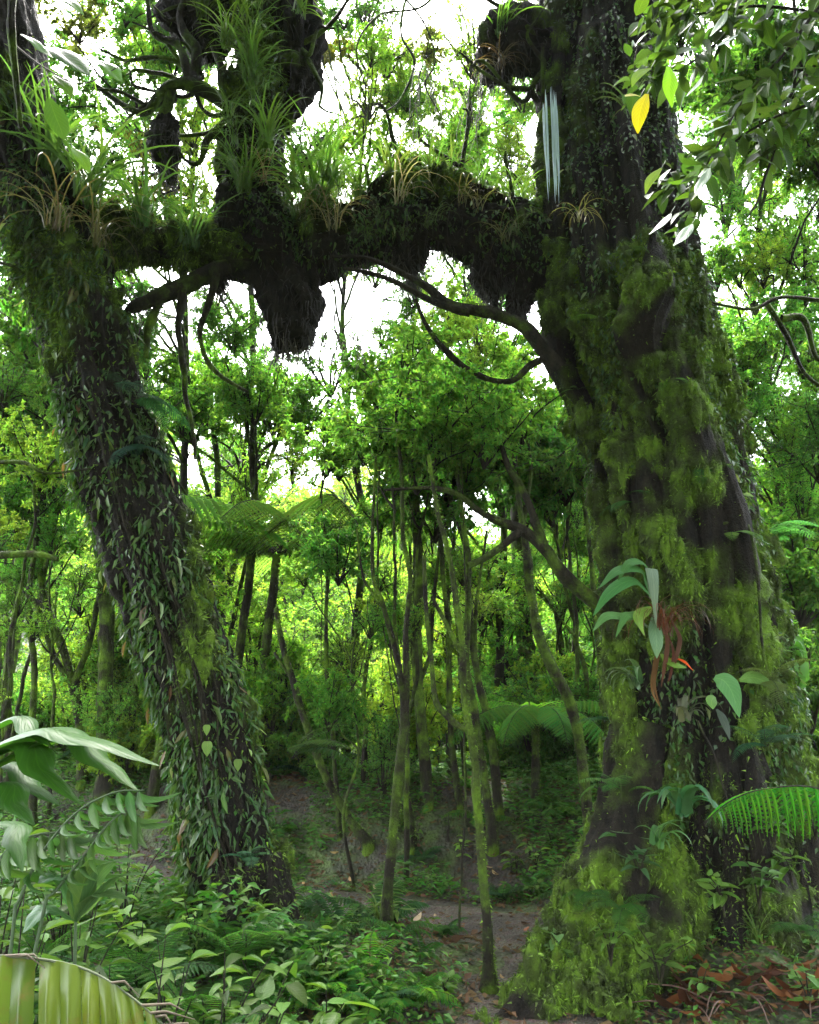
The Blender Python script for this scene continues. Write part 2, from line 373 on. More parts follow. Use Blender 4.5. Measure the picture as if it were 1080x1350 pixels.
def moss_tufts(name, parent, S, n, rng, size=.016, front=.75, lo=0, hi=1, ncush=None):
    """cushions of moss that hang in clumps on the bark, and the short blades on cushions and bark"""
    g = Geo(); off = np.array(parent.location); ncush = n//15 if ncush is None else ncush
    C, N = sample(S, ncush, rng, lo, hi, lambda m: sstep(.45, .85, m), front)
    th = np.linspace(0, 2*math.pi, 11)[:-1][:8]; th = np.linspace(0, 2*math.pi, 7)[:-1]; ph = np.linspace(.15, math.pi-.15, 5)
    sp = np.stack([np.sin(ph)[:, None]*np.cos(th), np.sin(ph)[:, None]*np.sin(th), np.cos(ph)[:, None]+0*th], -1).reshape(-1, 3)
    w = rng.gamma(2.5, .0045, ncush)+.006; hgt = w*rng.uniform(1.2, 3.4, ncush)
    q = sp[None]*np.stack([w, w, hgt], -1)[:, None]; q[..., 0] *= 1-.35*(sp[None, :, 2] < -.3); q[..., 1] *= 1-.35*(sp[None, :, 2] < -.3)
    V = C[:, None]-N[:, None]*w[:, None, None]*.5+q; V = V+sp[None]*((fbm(V, 60, 2, 3)-.5)*.9)[..., None]*w[:, None, None]
    F = gridF(5, 6); g.add((V-off).reshape(-1, 3), (F[None]+(np.arange(ncush)*30)[:, None, None]).reshape(-1, 4), m=1)
    n = int(n*1.3); k = rng.choice(ncush, n, p=w**2/np.sum(w**2)); j = rng.integers(0, 30, n); Pc = V[k, j]+rng.normal(0, .003, (n, 3)); Dc = nz(sp[j]+[0, 0, -.25])
    P, N = sample(S, n//2, rng, lo, hi, lambda m: sstep(.32, .75, m)+.07, front)
    P = np.concatenate([P, Pc, Pc+rng.normal(0, .004, Pc.shape)]); N = np.concatenate([N, Dc, Dc]); d = nz(N*.8+rng.normal(0, .42, N.shape)+np.array((0, 0, -.6)))
    tv = (np.array([(-.1, -.5, 0), (1, 0, 0), (-.1, .5, 0)]), np.array([(0, 1, 2)]), None)
    L = size*1.25*rng.gamma(4, .25, len(P)); V, F, _ = leaves(tv, P, d, N+rng.normal(0, .6, P.shape), L, .004+L*.22)
    g.add(V-off, F)
    return tag(link(name, g.mesh(name, [M_MOSS, M_CUSH]), parent), kind='stuff')

def pxpath(rows, dy=None):
    """rows of (px, py, r_px, Y) -> world points and radii"""
    P = np.array([at(a, b, Y) for a, b, c, Y in rows]); r = np.array([c*pm(a, b, Y) for a, b, c, Y in rows])
    return P, r

GREEN = dict(dark=(.022, .06, .010), mid=(.055, .145, .026), bright=(.085, .215, .036), yellow=(.135, .255, .036), blue=(.03, .085, .04), pale=(.15, .23, .11), olive=(.08, .10, .02))  # pale stands in for sky glints on the climber leaves

# shared leaf meshes for single leaves (length 1 along X, normal +Z)
def unit_leaf(name, T, L=1., W=.35, mat=None, curl=1.):
    V, F, U = leaves(T, [(0, 0, 0)], [(1, 0, 0)], [(0, 0, 1)], L, W, curl); return Geo().add(V, F, uv=U).mesh(name, mat or M_LEAF)
LEAFM = {'epi': [unit_leaf('hanging_leaf', T_SMALL, 1, w, M_SMALL, c) for w, c in ((.24, .6), (.32, 1.), (.28, -.6), (.2, 1.4))],
         'broad': [unit_leaf('broad_leaf', T_MED, 1, w, M_LEAF, c) for w, c in ((.42, .6), (.5, 1.2), (.36, 1.6), (.46, -.3))],
         'heart': [unit_leaf('heart_leaf', leaf_template([(0, .55), (.1, .85), (.3, 1), (.55, .8), (.8, .4), (1, .02)], droop=.2, fold=.2), 1, .75, M_LEAF)],
         'long': [unit_leaf('long_leaf', T_LONG, 1, w, M_LEAF, c) for w, c in ((.17, 1.), (.22, .6), (.2, 1.5))]}
def blade_mesh(arch, w=.018, curl=0.):
    n = 10; t = np.linspace(0, 1, n); a = math.radians(80)-t**1.2*arch
    x = np.r_[0, np.cumsum(np.cos(a[:-1]))/(n-1)]; z = np.r_[0, np.cumsum(np.sin(a[:-1]))/(n-1)]
    hw = w*np.clip((1-t**2.5)*1.0, .05, 1)*.5; V = []; U = []
    for i in range(n):
        for k in (-1, 0, 1): V.append((x[i], k*hw[i]+curl*t[i]**2, z[i]+abs(k)*hw[i]*.5)); U.append((t[i], k*.5+.5))
    return Geo().add(np.array(V), gridF(n, 3, False), uv=np.array(U)).mesh('strap_leaf', M_BLADE)
BLADES = [blade_mesh(a, w, c) for a, w, c in ((1.6, .03, 0), (2.1, .025, .05), (2.6, .03, -.05), (3., .024, .08), (2.4, .036, 0), (1.2, .028, -.04))]
DROOPS = [blade_mesh(a, w, c) for a, w, c in ((3.4, .02, .1), (3.2, .014, -.1), (3.5, .016, .05))]
def orient(d, up):                                    # rotation taking +X to d with +Z near up
    d = Vector(d).normalized(); u = Vector(up); y = u.cross(d)
    if y.length < 1e-3: y = Vector((.3, 1, .2)).cross(d)
    y.normalize(); z = d.cross(y); return Matrix((d, y, z)).transposed().to_4x4()
def leaf_obj(root, me, P, d, up, L, col, name='leaf', parent=None):
    o = bpy.data.objects.new(name, me); COL.objects.link(o); o.parent = parent or root
    o.matrix_local = Matrix.Translation(Vector(P)-root.location)@orient(d, up)@Matrix.Scale(L, 4)
    o.color = (*col, 1); return o
def vary(c, k=.25, rng=R):
    f = rng.uniform(1-k, 1+k); return (c[0]*f*rng.uniform(.85, 1.15), c[1]*f, c[2]*f*rng.uniform(.8, 1.2))

# ---- right tree
RT = thing('mossy_tree', 'massive upright tree trunk cloaked in yellow-green moss, with the arched limb', 'tree', tuple(at(930, 1330, 5.3)*[1, 1, 0]+[0, 0, .1]))
rt_rows = [(925, 1430, 190, 5.2), (925, 1330, 165, 5.2), (935, 1200, 142, 5.2), (935, 1080, 128, 5.2), (925, 950, 118, 5.2), (915, 830, 108, 5.2), (893, 700, 103, 5.2),
           (872, 580, 103, 5.2), (838, 460, 110, 5.2), (820, 360, 100, 5.2), (806, 240, 92, 5.25), (792, 120, 82, 5.3), (785, 0, 78, 5.35), (775, -200, 70, 5.5), (760, -420, 60, 5.7)]
P, r = pxpath(rt_rows); r = r*.86
def rt_moss(V, D):
    n = fbm(V*[1, 1, .55], 2.6, 4, 31); z = V[..., 2]
    lowfront = sstep(4.6, 3.6, z); side = sstep(.0, -.9, D[..., 0])
    return (n-.5)*3.6+.30*lowfront+.2*side-.26*sstep(3.9, 4.8, z)+.16
S_RT = skin(P, r, 410, 240, 3, flute=.17, fine=.045, moss=rt_moss, ff=2.3, lump=.06)
put_skin('trunk', RT, S_RT)
moss_tufts('moss', RT, S_RT, 50000, np.random.default_rng(1), .015, .8, hi=.8)
# strands of fused root that run down the trunk
def on_surface(S, px, py, Y0=None):                    # nearest front point of the skin to the pixel ray
    V = S[0].reshape(-1, 3); d = nz(ray(px, py)); w = V-np.array((0, 0, CZ)); t = w@d
    dist = np.linalg.norm(w-t[:, None]*d, axis=1); ok = np.nonzero(dist < dist.min()+.03)[0]
    return V[ok[np.argmin(t[ok])]]
strands = [[(842, 560, 14), (850, 640, 17), (868, 740, 18), (880, 830, 16), (895, 880, 10)], [(880, 420, 14), (905, 520, 20), (925, 620, 20), (945, 700, 22), (955, 800, 22), (962, 900, 16)],
           [(815, 520, 12), (822, 620, 16), (830, 700, 14), (838, 790, 12)], [(905, 560, 16), (898, 640, 20), (905, 720, 18), (925, 800, 22), (930, 880, 16)],
           [(755, 330, 14), (738, 400, 22), (742, 470, 18), (770, 540, 14), (800, 600, 10)], [(930, 560, 12), (955, 640, 16), (975, 720, 20), (990, 820, 22), (1005, 900, 20), (1015, 980, 14)],
           [(862, 600, 12), (872, 680, 15), (900, 780, 16), (905, 860, 12)], [(870, 300, 14), (868, 380, 26), (850, 440, 30), (860, 500, 18)],
           [(790, 600, 14), (800, 700, 14), (815, 800, 16), (830, 900, 20), (838, 1000, 24), (835, 1080, 18)], [(740, 40, 13), (728, 130, 12), (722, 220, 13), (728, 300, 15), (735, 360, 12)],
           [(990, 960, 12), (1000, 1060, 16), (1010, 1180, 16), (1020, 1290, 14)], [(930, 1000, 9), (915, 1100, 12), (905, 1200, 12), (890, 1290, 12)], [(960, 1030, 9), (965, 1130, 14), (975, 1240, 14), (985, 1320, 14)]]
def moss_any(k): return lambda V, D: (fbm(V, 4, 3, 77)-.5)*2.4+k
SR = []
for i, st in enumerate(strands):
    pts = [on_surface(S_RT, a, b)+np.array((0, .02, 0)) for a, b, c in st]; rr = [c*pm(a, b, 4.7) for a, b, c in st]; rr[0] *= .35; rr[-1] *= .35
    S = skin(np.array(pts), rr, 110, 26, 40+i, flute=.25, fine=.022, moss=moss_any(.5 if i not in (11, 12) else .0), lump=.045); put_skin('root_strand', RT, S); SR.append(S)
# buttress roots
butt = [([(850, 960, 40, 5.0), (835, 1080, 46, 4.9), (800, 1190, 52, 4.75), (760, 1275, 50, 4.6), (710, 1335, 36, 4.4), (640, 1385, 16, 4.15)], .6),
        ([(880, 1130, 50, 4.9), (862, 1230, 62, 4.75), (830, 1310, 60, 4.6), (790, 1380, 40, 4.3)], .55), ([(990, 1100, 40, 4.9), (1010, 1200, 50, 4.75), (1035, 1290, 46, 4.6), (1060, 1370, 26, 4.3)], .45),
        ([(1050, 1000, 42, 5.3), (1080, 1150, 56, 5.2), (1130, 1280, 60, 5.1), (1190, 1380, 40, 4.9)], .6)]
for i, (rows, k) in enumerate(butt):
    P, r = pxpath(rows); S = skin(P, r, 180, 70, 60+i, flute=.15, fine=.04, moss=moss_any(k), lump=.05); put_skin('buttress_root', RT, S); SR.append(S)
    moss_tufts('moss', RT, S, 10000 if i < 2 else 5000, np.random.default_rng(90+i), .016, .7)
for i, S in enumerate(SR[:13]): moss_tufts('moss', RT, S, 2600, np.random.default_rng(130+i), .014, .7)
# the arched limb, its rising fork and the hanging root masses
limb_rows = [(800, 345, 60, 5.3), (725, 335, 56, 5.25), (660, 308, 48, 5.2), (590, 285, 45, 5.15), (540, 285, 45, 5.15), (470, 308, 42, 5.15), (410, 325, 42, 5.2), (360, 318, 52, 5.25), (335, 265, 44, 5.3), (335, 190, 38, 5.35),
             (352, 100, 40, 5.4), (362, 20, 46, 5.45), (350, -80, 50, 5.5), (330, -300, 44, 5.6)]
P, r = pxpath(limb_rows); r = r*.84
def limb_moss(V, D): return (fbm(V, 3, 3, 51)-.5)*2.6+.55*D[..., 2]+.1+.55*sstep(-.9, -1.25, V[..., 0])*sstep(4.9, 5.6, V[..., 2])
S_LB = skin(P, r, 420, 130, 13, flute=.3, fine=.11, moss=limb_moss, lump=.06, ff=1.8); put_skin('arched_limb', RT, S_LB)
moss_tufts('moss', RT, S_LB, 20000, np.random.default_rng(2), .018, .6)
lumps = [[(365, 330, 46, 5.2), (378, 385, 36, 5.2), (382, 425, 34, 5.2), (372, 452, 16, 5.2), (370, 464, 3, 5.2)], [(385, 370, 20, 5.15), (405, 400, 18, 5.15), (408, 430, 12, 5.15), (405, 444, 3, 5.15)],
         [(310, 280, 26, 5.2), (298, 330, 24, 5.2), (290, 360, 15, 5.2), (288, 384, 3, 5.2)], [(650, 330, 34, 5.2), (640, 365, 26, 5.2), (650, 390, 10, 5.2), (652, 400, 2, 5.2)],
         [(535, 300, 28, 5.15), (540, 340, 20, 5.15), (545, 362, 9, 5.15), (546, 372, 2, 5.15)], [(690, 345, 40, 5.25), (690, 380, 22, 5.2), (680, 405, 8, 5.2), (678, 414, 2, 5.2)]]
LUMPS = []
for i, rows in enumerate(lumps):
    P, r = pxpath(rows); S = skin(P, r*.85, 70, 60, 80+i, flute=.4, fine=.10, moss=moss_any(-.2), lump=.05); put_skin('root_mass', RT, S); LUMPS.append(S)
def branch(parent, rows, name='branch', amp=.04, n=60, seg=7, mat=None, seed=0, tufts=True):
    P, r = pxpath(rows); P = meander(P, n, amp, 2.2, seed); rr = np.interp(np.linspace(0, 1, n), np.linspace(0, 1, len(r)), r)
    V, F = tube(P, rr, seg, .35, seed); g = Geo().add(V-np.array(parent.location), F)
    o = link(name, g.mesh(name, mat or M_STEM), parent); return P, rr
B1, _ = branch(RT, [(815, 830, 12, 5.05), (790, 800, 10, 5.0), (740, 755, 10, 4.95), (715, 720, 8, 4.9), (685, 697, 7, 4.9), (640, 680, 5, 4.85), (600, 652, 4, 4.8), (562, 645, 3, 4.8), (505, 648, 2, 4.8)], seed=3, amp=.02)
branch(RT, [(718, 722, 6, 4.9), (705, 680, 6, 4.9), (690, 640, 5, 4.95), (670, 610, 4, 5), (655, 570, 2.5, 5)], seed=4, amp=.02)
branch(RT, [(687, 699, 6, 4.9), (650, 728, 5, 4.85), (617, 745, 4, 4.8)], seed=5, amp=.01, n=24)
branch(RT, [(735, 485, 12, 4.9), (715, 460, 10, 4.85), (690, 430, 8, 4.8), (640, 412, 8, 4.8), (590, 400, 7, 4.8), (560, 375, 6, 4.8), (520, 355, 4, 4.8), (480, 340, 3, 4.8), (440, 340, 2, 4.8)], seed=6, amp=.025, mat=M_TWIG)
branch(RT, [(620, 412, 6, 4.8), (575, 398, 5, 4.8), (530, 375, 4, 4.75), (490, 362, 3, 4.75), (450, 355, 2, 4.75)], seed=7, amp=.03, mat=M_TWIG)
branch(RT, [(725, 470, 6, 4.9), (700, 480, 5, 4.85), (672, 502, 4, 4.8), (625, 492, 4, 4.8), (585, 462, 4, 4.8), (562, 430, 3, 4.8), (548, 395, 2, 4.8)], seed=8, amp=.02, mat=M_TWIG)
for i, rows in enumerate([[(345, 160, 12, 5.3), (300, 135, 10, 5.2), (255, 112, 9, 5.1), (215, 120, 7, 5.1), (180, 150, 5, 5.1), (120, 110, 3, 5.1)], [(255, 112, 8, 5.1), (262, 70, 7, 5.1), (240, 30, 5, 5.1), (245, -20, 4, 5.1)],
                          [(225, 118, 7, 5.1), (212, 170, 8, 5.1), (222, 205, 9, 5.1), (228, 245, 2, 5.1)], [(250, 112, 6, 5.1), (232, 60, 5, 5.1), (200, 40, 4, 5.1), (195, -10, 3, 5.1)],
                          [(300, 135, 6, 5.2), (290, 90, 5, 5.2), (275, 55, 4, 5.2)], [(320, 200, 7, 5.2), (280, 180, 5, 5.15), (262, 210, 4, 5.1), (240, 200, 2, 5.1)]]): branch(RT, rows, seed=20+i, amp=.06)
for i, rows in enumerate([[(350, -40, 14, 5.4), (280, -20, 40, 5.4), (262, 20, 42, 5.4), (275, 62, 22, 5.4), (280, 82, 3, 5.4)], [(380, -10, 30, 5.35), (392, 60, 30, 5.35), (385, 120, 20, 5.35), (378, 175, 6, 5.35)],
                          [(740, 60, 20, 5.2), (700, 60, 30, 5.2), (672, 62, 33, 5.2), (660, 90, 22, 5.2), (668, 112, 4, 5.2)], [(222, 160, 12, 5.1), (215, 185, 16, 5.1), (220, 215, 12, 5.1), (226, 240, 2, 5.1)]]):
    P, r = pxpath(rows); S = skin(P, r, 70, 60, 180+i, flute=.4, fine=.10, moss=moss_any(0), lump=.05); put_skin('root_mass', RT, S); LUMPS.append(S)

# tangle of thin mossy twigs that grow from the fork and the limb
rt_ = random.Random(5)
for i in range(34):
    if i < 20: x, y = rt_.choice([(300, 60), (310, 150), (320, 220), (262, 110), (225, 130), (290, 20), (390, 60)]); Y = 5.25; dx, dy = rt_.uniform(-150, 20) if x < 380 else rt_.uniform(20, 110), rt_.uniform(-90, 110)
    else: x, y = rt_.choice([(560, 250), (640, 270), (480, 290), (700, 120), (710, 60), (600, 250)]); Y = 5.1; dx, dy = rt_.uniform(-130, 40), rt_.uniform(-140, -30)
    rows = [(x, y, 4, Y), (x+dx*.4+rt_.uniform(-20, 20), y+dy*.3+rt_.uniform(-20, 20), 3, Y-.1), (x+dx*.75+rt_.uniform(-20, 20), y+dy*.8+rt_.uniform(-20, 20), 2.2, Y-.15), (x+dx, y+dy, 1, Y-.2)]
    branch(RT, rows, seed=400+i, amp=.09, n=46, seg=6, name='twig')

# ---- left tree
LT = thing('leaning_tree', 'dark leaning tree trunk thickly covered in hanging epiphyte leaves', 'tree', tuple(at(335, 1290, 5.0)*[1, 1, 0]))
lt_rows = [(345, 1400, 82, 4.95), (342, 1330, 66, 4.95), (325, 1240, 64, 4.95), (303, 1150, 60, 4.95), (286, 1050, 57, 4.95), (268, 930, 58, 4.95), (232, 820, 60, 4.95), (188, 700, 64, 4.95), (152, 590, 60, 4.95), (124, 490, 54, 4.95),
           (96, 390, 58, 4.95), (68, 310, 64, 4.95), (30, 220, 64, 4.95), (10, 130, 60, 4.95), (-10, 20, 54, 5.0), (-50, -150, 48, 5.1), (-90, -330, 44, 5.2)]
P, r = pxpath(lt_rows); r = r*.86
def lt_moss(V, D): return (fbm(V*[1, 1, .5], 3.2, 4, 41)-.5)*3.2-.02
S_LT = skin(P, r, 400, 160, 23, flute=.15, fine=.05, moss=lt_moss, ff=2., lump=.04)
put_skin('trunk', LT, S_LT); moss_tufts('moss', LT, S_LT, 20000, np.random.default_rng(4), .02, .75, hi=.85)
P, r = pxpath([(90, 300, 26, 5.0), (150, 312, 22, 5.05), (210, 320, 18, 5.1), (270, 330, 20, 5.15), (335, 345, 26, 5.2)])
S = skin(P, r, 120, 50, 24, flute=.2, fine=.05, moss=moss_any(.5), lump=.05); put_skin('branch', LT, S); moss_tufts('moss', LT, S, 8000, np.random.default_rng(5), .025, .5)
for i, rows in enumerate([[(300, 350, 12, 5.1), (255, 372, 12, 5.05), (215, 388, 11, 5.0), (180, 405, 7, 5), (158, 415, 3, 5)], [(240, 375, 6, 5), (232, 430, 5, 5), (240, 480, 4, 5), (250, 540, 3, 5), (262, 600, 2, 5)],
                          [(215, 390, 6, 5), (200, 430, 5, 5), (195, 470, 3, 5)], [(285, 360, 5, 5), (270, 410, 4, 5), (262, 450, 4, 5), (285, 490, 3, 5), (330, 515, 2, 5)]]): branch(LT, rows, seed=50+i, amp=.05)
for i, rows in enumerate([[(265, 1180, 24, 4.85), (240, 1290, 24, 4.7), (205, 1370, 12, 4.5)], [(350, 1130, 24, 4.85), (372, 1240, 28, 4.75), (405, 1320, 22, 4.6), (450, 1390, 8, 4.4)], [(310, 1150, 28, 4.8), (318, 1260, 34, 4.65), (320, 1370, 20, 4.4)]]):
    P, r = pxpath(rows); S = skin(P, r, 120, 50, 160+i, flute=.2, fine=.04, moss=moss_any(.25), lump=.04); put_skin('buttress_root', LT, S); moss_tufts('moss', LT, S, 6000, np.random.default_rng(30+i), .02, .6)

# ---- climbing leaves that cling to the trunks
def clinging(root, label_, S, n_obj, n_stuff, lo, hi, Lr, cols, seed, front=.85, outward=.35):
    rng = np.random.default_rng(seed)
    patch = lambda m: sstep(.42, .6, fbm(S[0]*[1, 1, .6], 3.2, 3, seed+50))+.2
    P, N = sample(S, n_obj, rng, lo, hi, patch, front)
    d = nz(np.array((0, 0, -1.))+N*outward*rng.uniform(.2, 2, (n_obj, 1))+rng.normal(0, .3, (n_obj, 3)))
    for i in range(n_obj):
        leaf_obj(root, LEAFM['epi'][i % 4], P[i]+N[i]*.015, d[i], N[i]+rng.normal(0, .35, 3), Lr[0]+(Lr[1]-Lr[0])*rng.beta(1.6, 2.6), vary(cols[i % len(cols)], .35, rng))
    if n_stuff:
        P, N = sample(S, n_stuff, rng, lo, hi, patch, front); d = nz(np.array((0, 0, -1.))+N*outward*rng.uniform(.2, 2, (n_stuff, 1))+rng.normal(0, .4, (n_stuff, 3)))
        V, F, U = leaves(T_TINY, P+N*.01, d, N+rng.normal(0, .4, N.shape), Lr[0]*.5+Lr[1]*.5*rng.beta(1.5, 3, n_stuff), rng.uniform(.012, .028, n_stuff))
        o = link('small_leaves', Geo().add(V-np.array(root.location), F, uv=U).mesh('small_leaves', M_SMALL), root, (.035, .085, .016)); o['kind'] = 'stuff'
VL = thing('climbing_vine', 'hanging tongue-shaped vine leaves covering the leaning trunk', 'vine', tuple(LT.location))
clinging(VL, '', S_LT, 298, 8500, .03, .8, (.07, .17), [GREEN['mid'], GREEN['dark'], GREEN['pale'], GREEN['olive'], GREEN['blue'], GREEN['dark'], (.10, .075, .03)], 8)
VR = thing('climbing_vine', 'small pale climber leaves scattered over the moss of the massive upright trunk', 'vine', tuple(RT.location))
clinging(VR, '', S_RT, 296, 13000, .05, .85, (.05, .10), [GREEN['mid'], GREEN['pale'], GREEN['blue'], GREEN['dark']], 9, outward=.6)
VA = thing('climbing_vine', 'small glossy leaves dotted along the shadowed arched limb', 'vine', tuple(RT.location))
clinging(VA, '', S_LB, 296, 6500, .06, 1., (.045, .11), [GREEN['pale'], GREEN['mid'], GREEN['dark']], 10, outward=.6)

# ------------------------------------------------------------------ foliage crowns (unit radius), shared between trees
def crown_mesh(seed, rad=(1, 1, .85), nl=8, ns_=6, nt=6, lpt=22, leafL=.075, leafW=.45, droop=.3, twig_r=.006, spread=.5, T=T_CROWN, base=-.8, mat=None):
    rng = np.random.default_rng(seed); rad = np.array(rad); g = Geo(); tw = []
    root = np.array((0, 0, base*rad[2]))
    for i in range(nl):
        a = 2*math.pi*(i+rng.uniform(-.3, .3))/nl; el = rng.uniform(-.25, 1.35); rr = rng.uniform(.55, .95)
        end = rad*rr*np.array((math.cos(a)*math.cos(el), math.sin(a)*math.cos(el), math.sin(el)))
        P = meander([root, root*.35+end*.4+rng.normal(0, .06, 3), end], 12, .05, 2, seed*31+i); g.add(*tube(P, np.linspace(twig_r*3.2, twig_r*1.2, 12), 5), m=1)
        for j in range(ns_):
            b = P[rng.integers(4, 12)]; e = b+rng.normal(0, 1, 3)*rad*.24+nz(b-root*.3)*.12
            Q = meander([b, (b+e)/2+rng.normal(0, .03, 3), e], 7, .03, 3, seed*77+i*9+j); g.add(*tube(Q, np.linspace(twig_r*1.3, twig_r*.6, 7), 4), m=1)
            for k in range(nt):
                b2 = Q[rng.integers(1, 7)]; dd = nz(rng.normal(0, 1, 3)*[1, 1, .7]); e2 = b2+dd*rng.uniform(.10, .22)+np.array((0, 0, -droop*.06)); W = np.linspace(b2, e2, 4); W[:, 2] -= np.linspace(0, 1, 4)**2*droop*.08
                g.add(*tube(W, np.linspace(twig_r*.6, twig_r*.25, 4), 3), m=1); tw.append((b2, e2))
    tw = np.array(tw); n = len(tw)*lpt; k = np.repeat(np.arange(len(tw)), lpt); f = rng.uniform(.1, 1.05, n)[:, None]
    P = tw[k, 0]*(1-f)+tw[k, 1]*f; ax = nz(tw[k, 1]-tw[k, 0]); d = nz(ax*.7+rng.normal(0, .6, (n, 3))+np.array((0, 0, -droop)))
    up = nz(UP+rng.normal(0, .45, (n, 3))); L = leafL*rng.uniform(.6, 1.25, n)
    V, F, U = leaves(T, P+rng.normal(0, .012, P.shape), d, up, L, L*leafW*rng.uniform(.8, 1.2, n)); g.add(V, F, uv=U)
    return g.mesh('crown', [mat or M_CROWN, M_TWIG], False)
CR = {'dense': [crown_mesh(s, nl=10, ns_=7, nt=6, lpt=24, leafL=.085) for s in (1, 2)],
      'airy': [crown_mesh(s, nl=8, ns_=6, nt=6, lpt=20, leafL=.08, twig_r=.006) for s in (3, 4)],
      'fine': [crown_mesh(s, nl=9, ns_=7, nt=6, lpt=19, leafL=.05, leafW=.5) for s in (5, 6)],
      'big': [crown_mesh(s, nl=7, ns_=5, nt=4, lpt=12, leafL=.15, leafW=.5, T=T_SMALL, droop=.5) for s in (7,)],
      'bare': [crown_mesh(s, nl=9, ns_=6, nt=6, lpt=10, leafL=.06, twig_r=.009, droop=.8) for s in (8, 9)],
      'near': [crown_mesh(s, nl=8, ns_=6, nt=6, lpt=18, leafL=.07, leafW=.45, T=T_TINY) for s in (10, 11)]}
def crown(root, kind, P, s, col, k=None, sq=1.):
    m = CR[kind][rnd.randrange(len(CR[kind])) if k is None else k % len(CR[kind])]
    return link('crown', m, root, col, Vector(P)-root.location, (rnd.uniform(-.25, .25), rnd.uniform(-.25, .25), rnd.uniform(0, 6.28)), (s, s, s*sq))

# sky openings of the canopy: no crown is planted across these lines of sight
GAPS = [(425, 125, 42), (240, 345, 34), (455, 425, 40), (690, 450, 36), (140, 175, 36), (600, 685, 26), (570, 25, 46), (1050, 275, 16), (565, 335, 20), (330, 400, 24), (245, 470, 22), (110, 60, 26), (400, 480, 18), (960, 530, 34), (350, 0, 30), (20, 430, 24)]
def clear(P, s, k=.62):
    P = np.asarray(P); w = P-np.array((0, 0, CZ)); f = np.array((0, CP, SP)); u = np.array((0, -SP, CP)); dep = w@f
    if dep < .5: return True
    x = 540+w[0]/dep*FPX; y = 675-(w@u)/dep*FPX; rp = s/dep*FPX*k
    return all((x-a)**2+(y-b)**2 > (rp+c)**2 for a, b, c in GAPS)

# ---- slender trees of the middle distance
def stem_tree(name, label, rows, crowns=(), forks=(), group=None, cat='tree', amp=.03, wob=.3, mossy=None, seed=0, Y=None):
    b = ground_at(rows[0][0], rows[0][1]) if Y is None else None
    Y = b[1] if Y is None else Y
    P, r = pxpath([(q[0], q[1], q[2], Y+(q[3] if len(q) > 3 else 0)) for q in rows])
    z0 = hz(P[0][0], P[0][1]); P = np.vstack([[P[0][0], P[0][1], z0-.15], [P[0][0], P[0][1], z0+.03], P[1:]]); r = r*.78; r = np.r_[r[0]*1.7, r[0]*1.35, r[1:]]
    t = thing(name, label, cat, (P[0][0], P[0][1], z0), group)
    n = 24*len(rows)//2+30; Q = meander(P, n, amp, 1.6, seed); rr = np.interp(np.linspace(0, 1, n), np.linspace(0, 1, len(r)), r)
    V, F = tube(Q, rr, 12, wob, seed); link('trunk', Geo().add(V-np.array(t.location), F).mesh('trunk', M_STEM), t)
    # moss beard on the stem
    rng = np.random.default_rng(seed+500); k = rng.integers(1, n-1, 1500); a = rng.normal(2.6, 1.1, 1500); T_, N_, B_ = frames(Q)
    D = N_[k]*np.cos(a)[:, None]+B_[k]*np.sin(a)[:, None]; pos = Q[k]+D*rr[k][:, None]*.95+T_[k]*rng.uniform(-.02, .02, (1500, 1))
    tv = (np.array([(-.1, -.5, 0), (1, 0, 0), (-.1, .5, 0)]), np.array([(0, 1, 2)]), None); L = rng.uniform(.008, .022, 1500)
    V, F, _ = leaves(tv, pos, D+rng.normal(0, .5, D.shape)+[0, 0, -.3], D+rng.normal(0, 1, D.shape), L, L*.6)
    o = link('moss', Geo().add(V-np.array(t.location), F).mesh('moss', M_MOSS, False), t); o['kind'] = 'stuff'
    for i, fr in enumerate(forks):
        P2, r2 = pxpath([(q[0], q[1], q[2]*.8, Y) for q in fr]); m = 40; Q2 = meander(P2, m, amp*.7, 1.8, seed+i+70)
        V, F = tube(Q2, np.interp(np.linspace(0, 1, m), np.linspace(0, 1, len(r2)), r2), 8, wob, seed+i); link('branch', Geo().add(V-np.array(t.location), F).mesh('branch', M_STEM), t)
    for c in crowns:                                     # (px, py, dY, kind, radius m, colour)
        crown(t, c[3], at(c[0], c[1], Y+c[2]), c[4], vary(GREEN[c[5]], .15))
    return t, Q
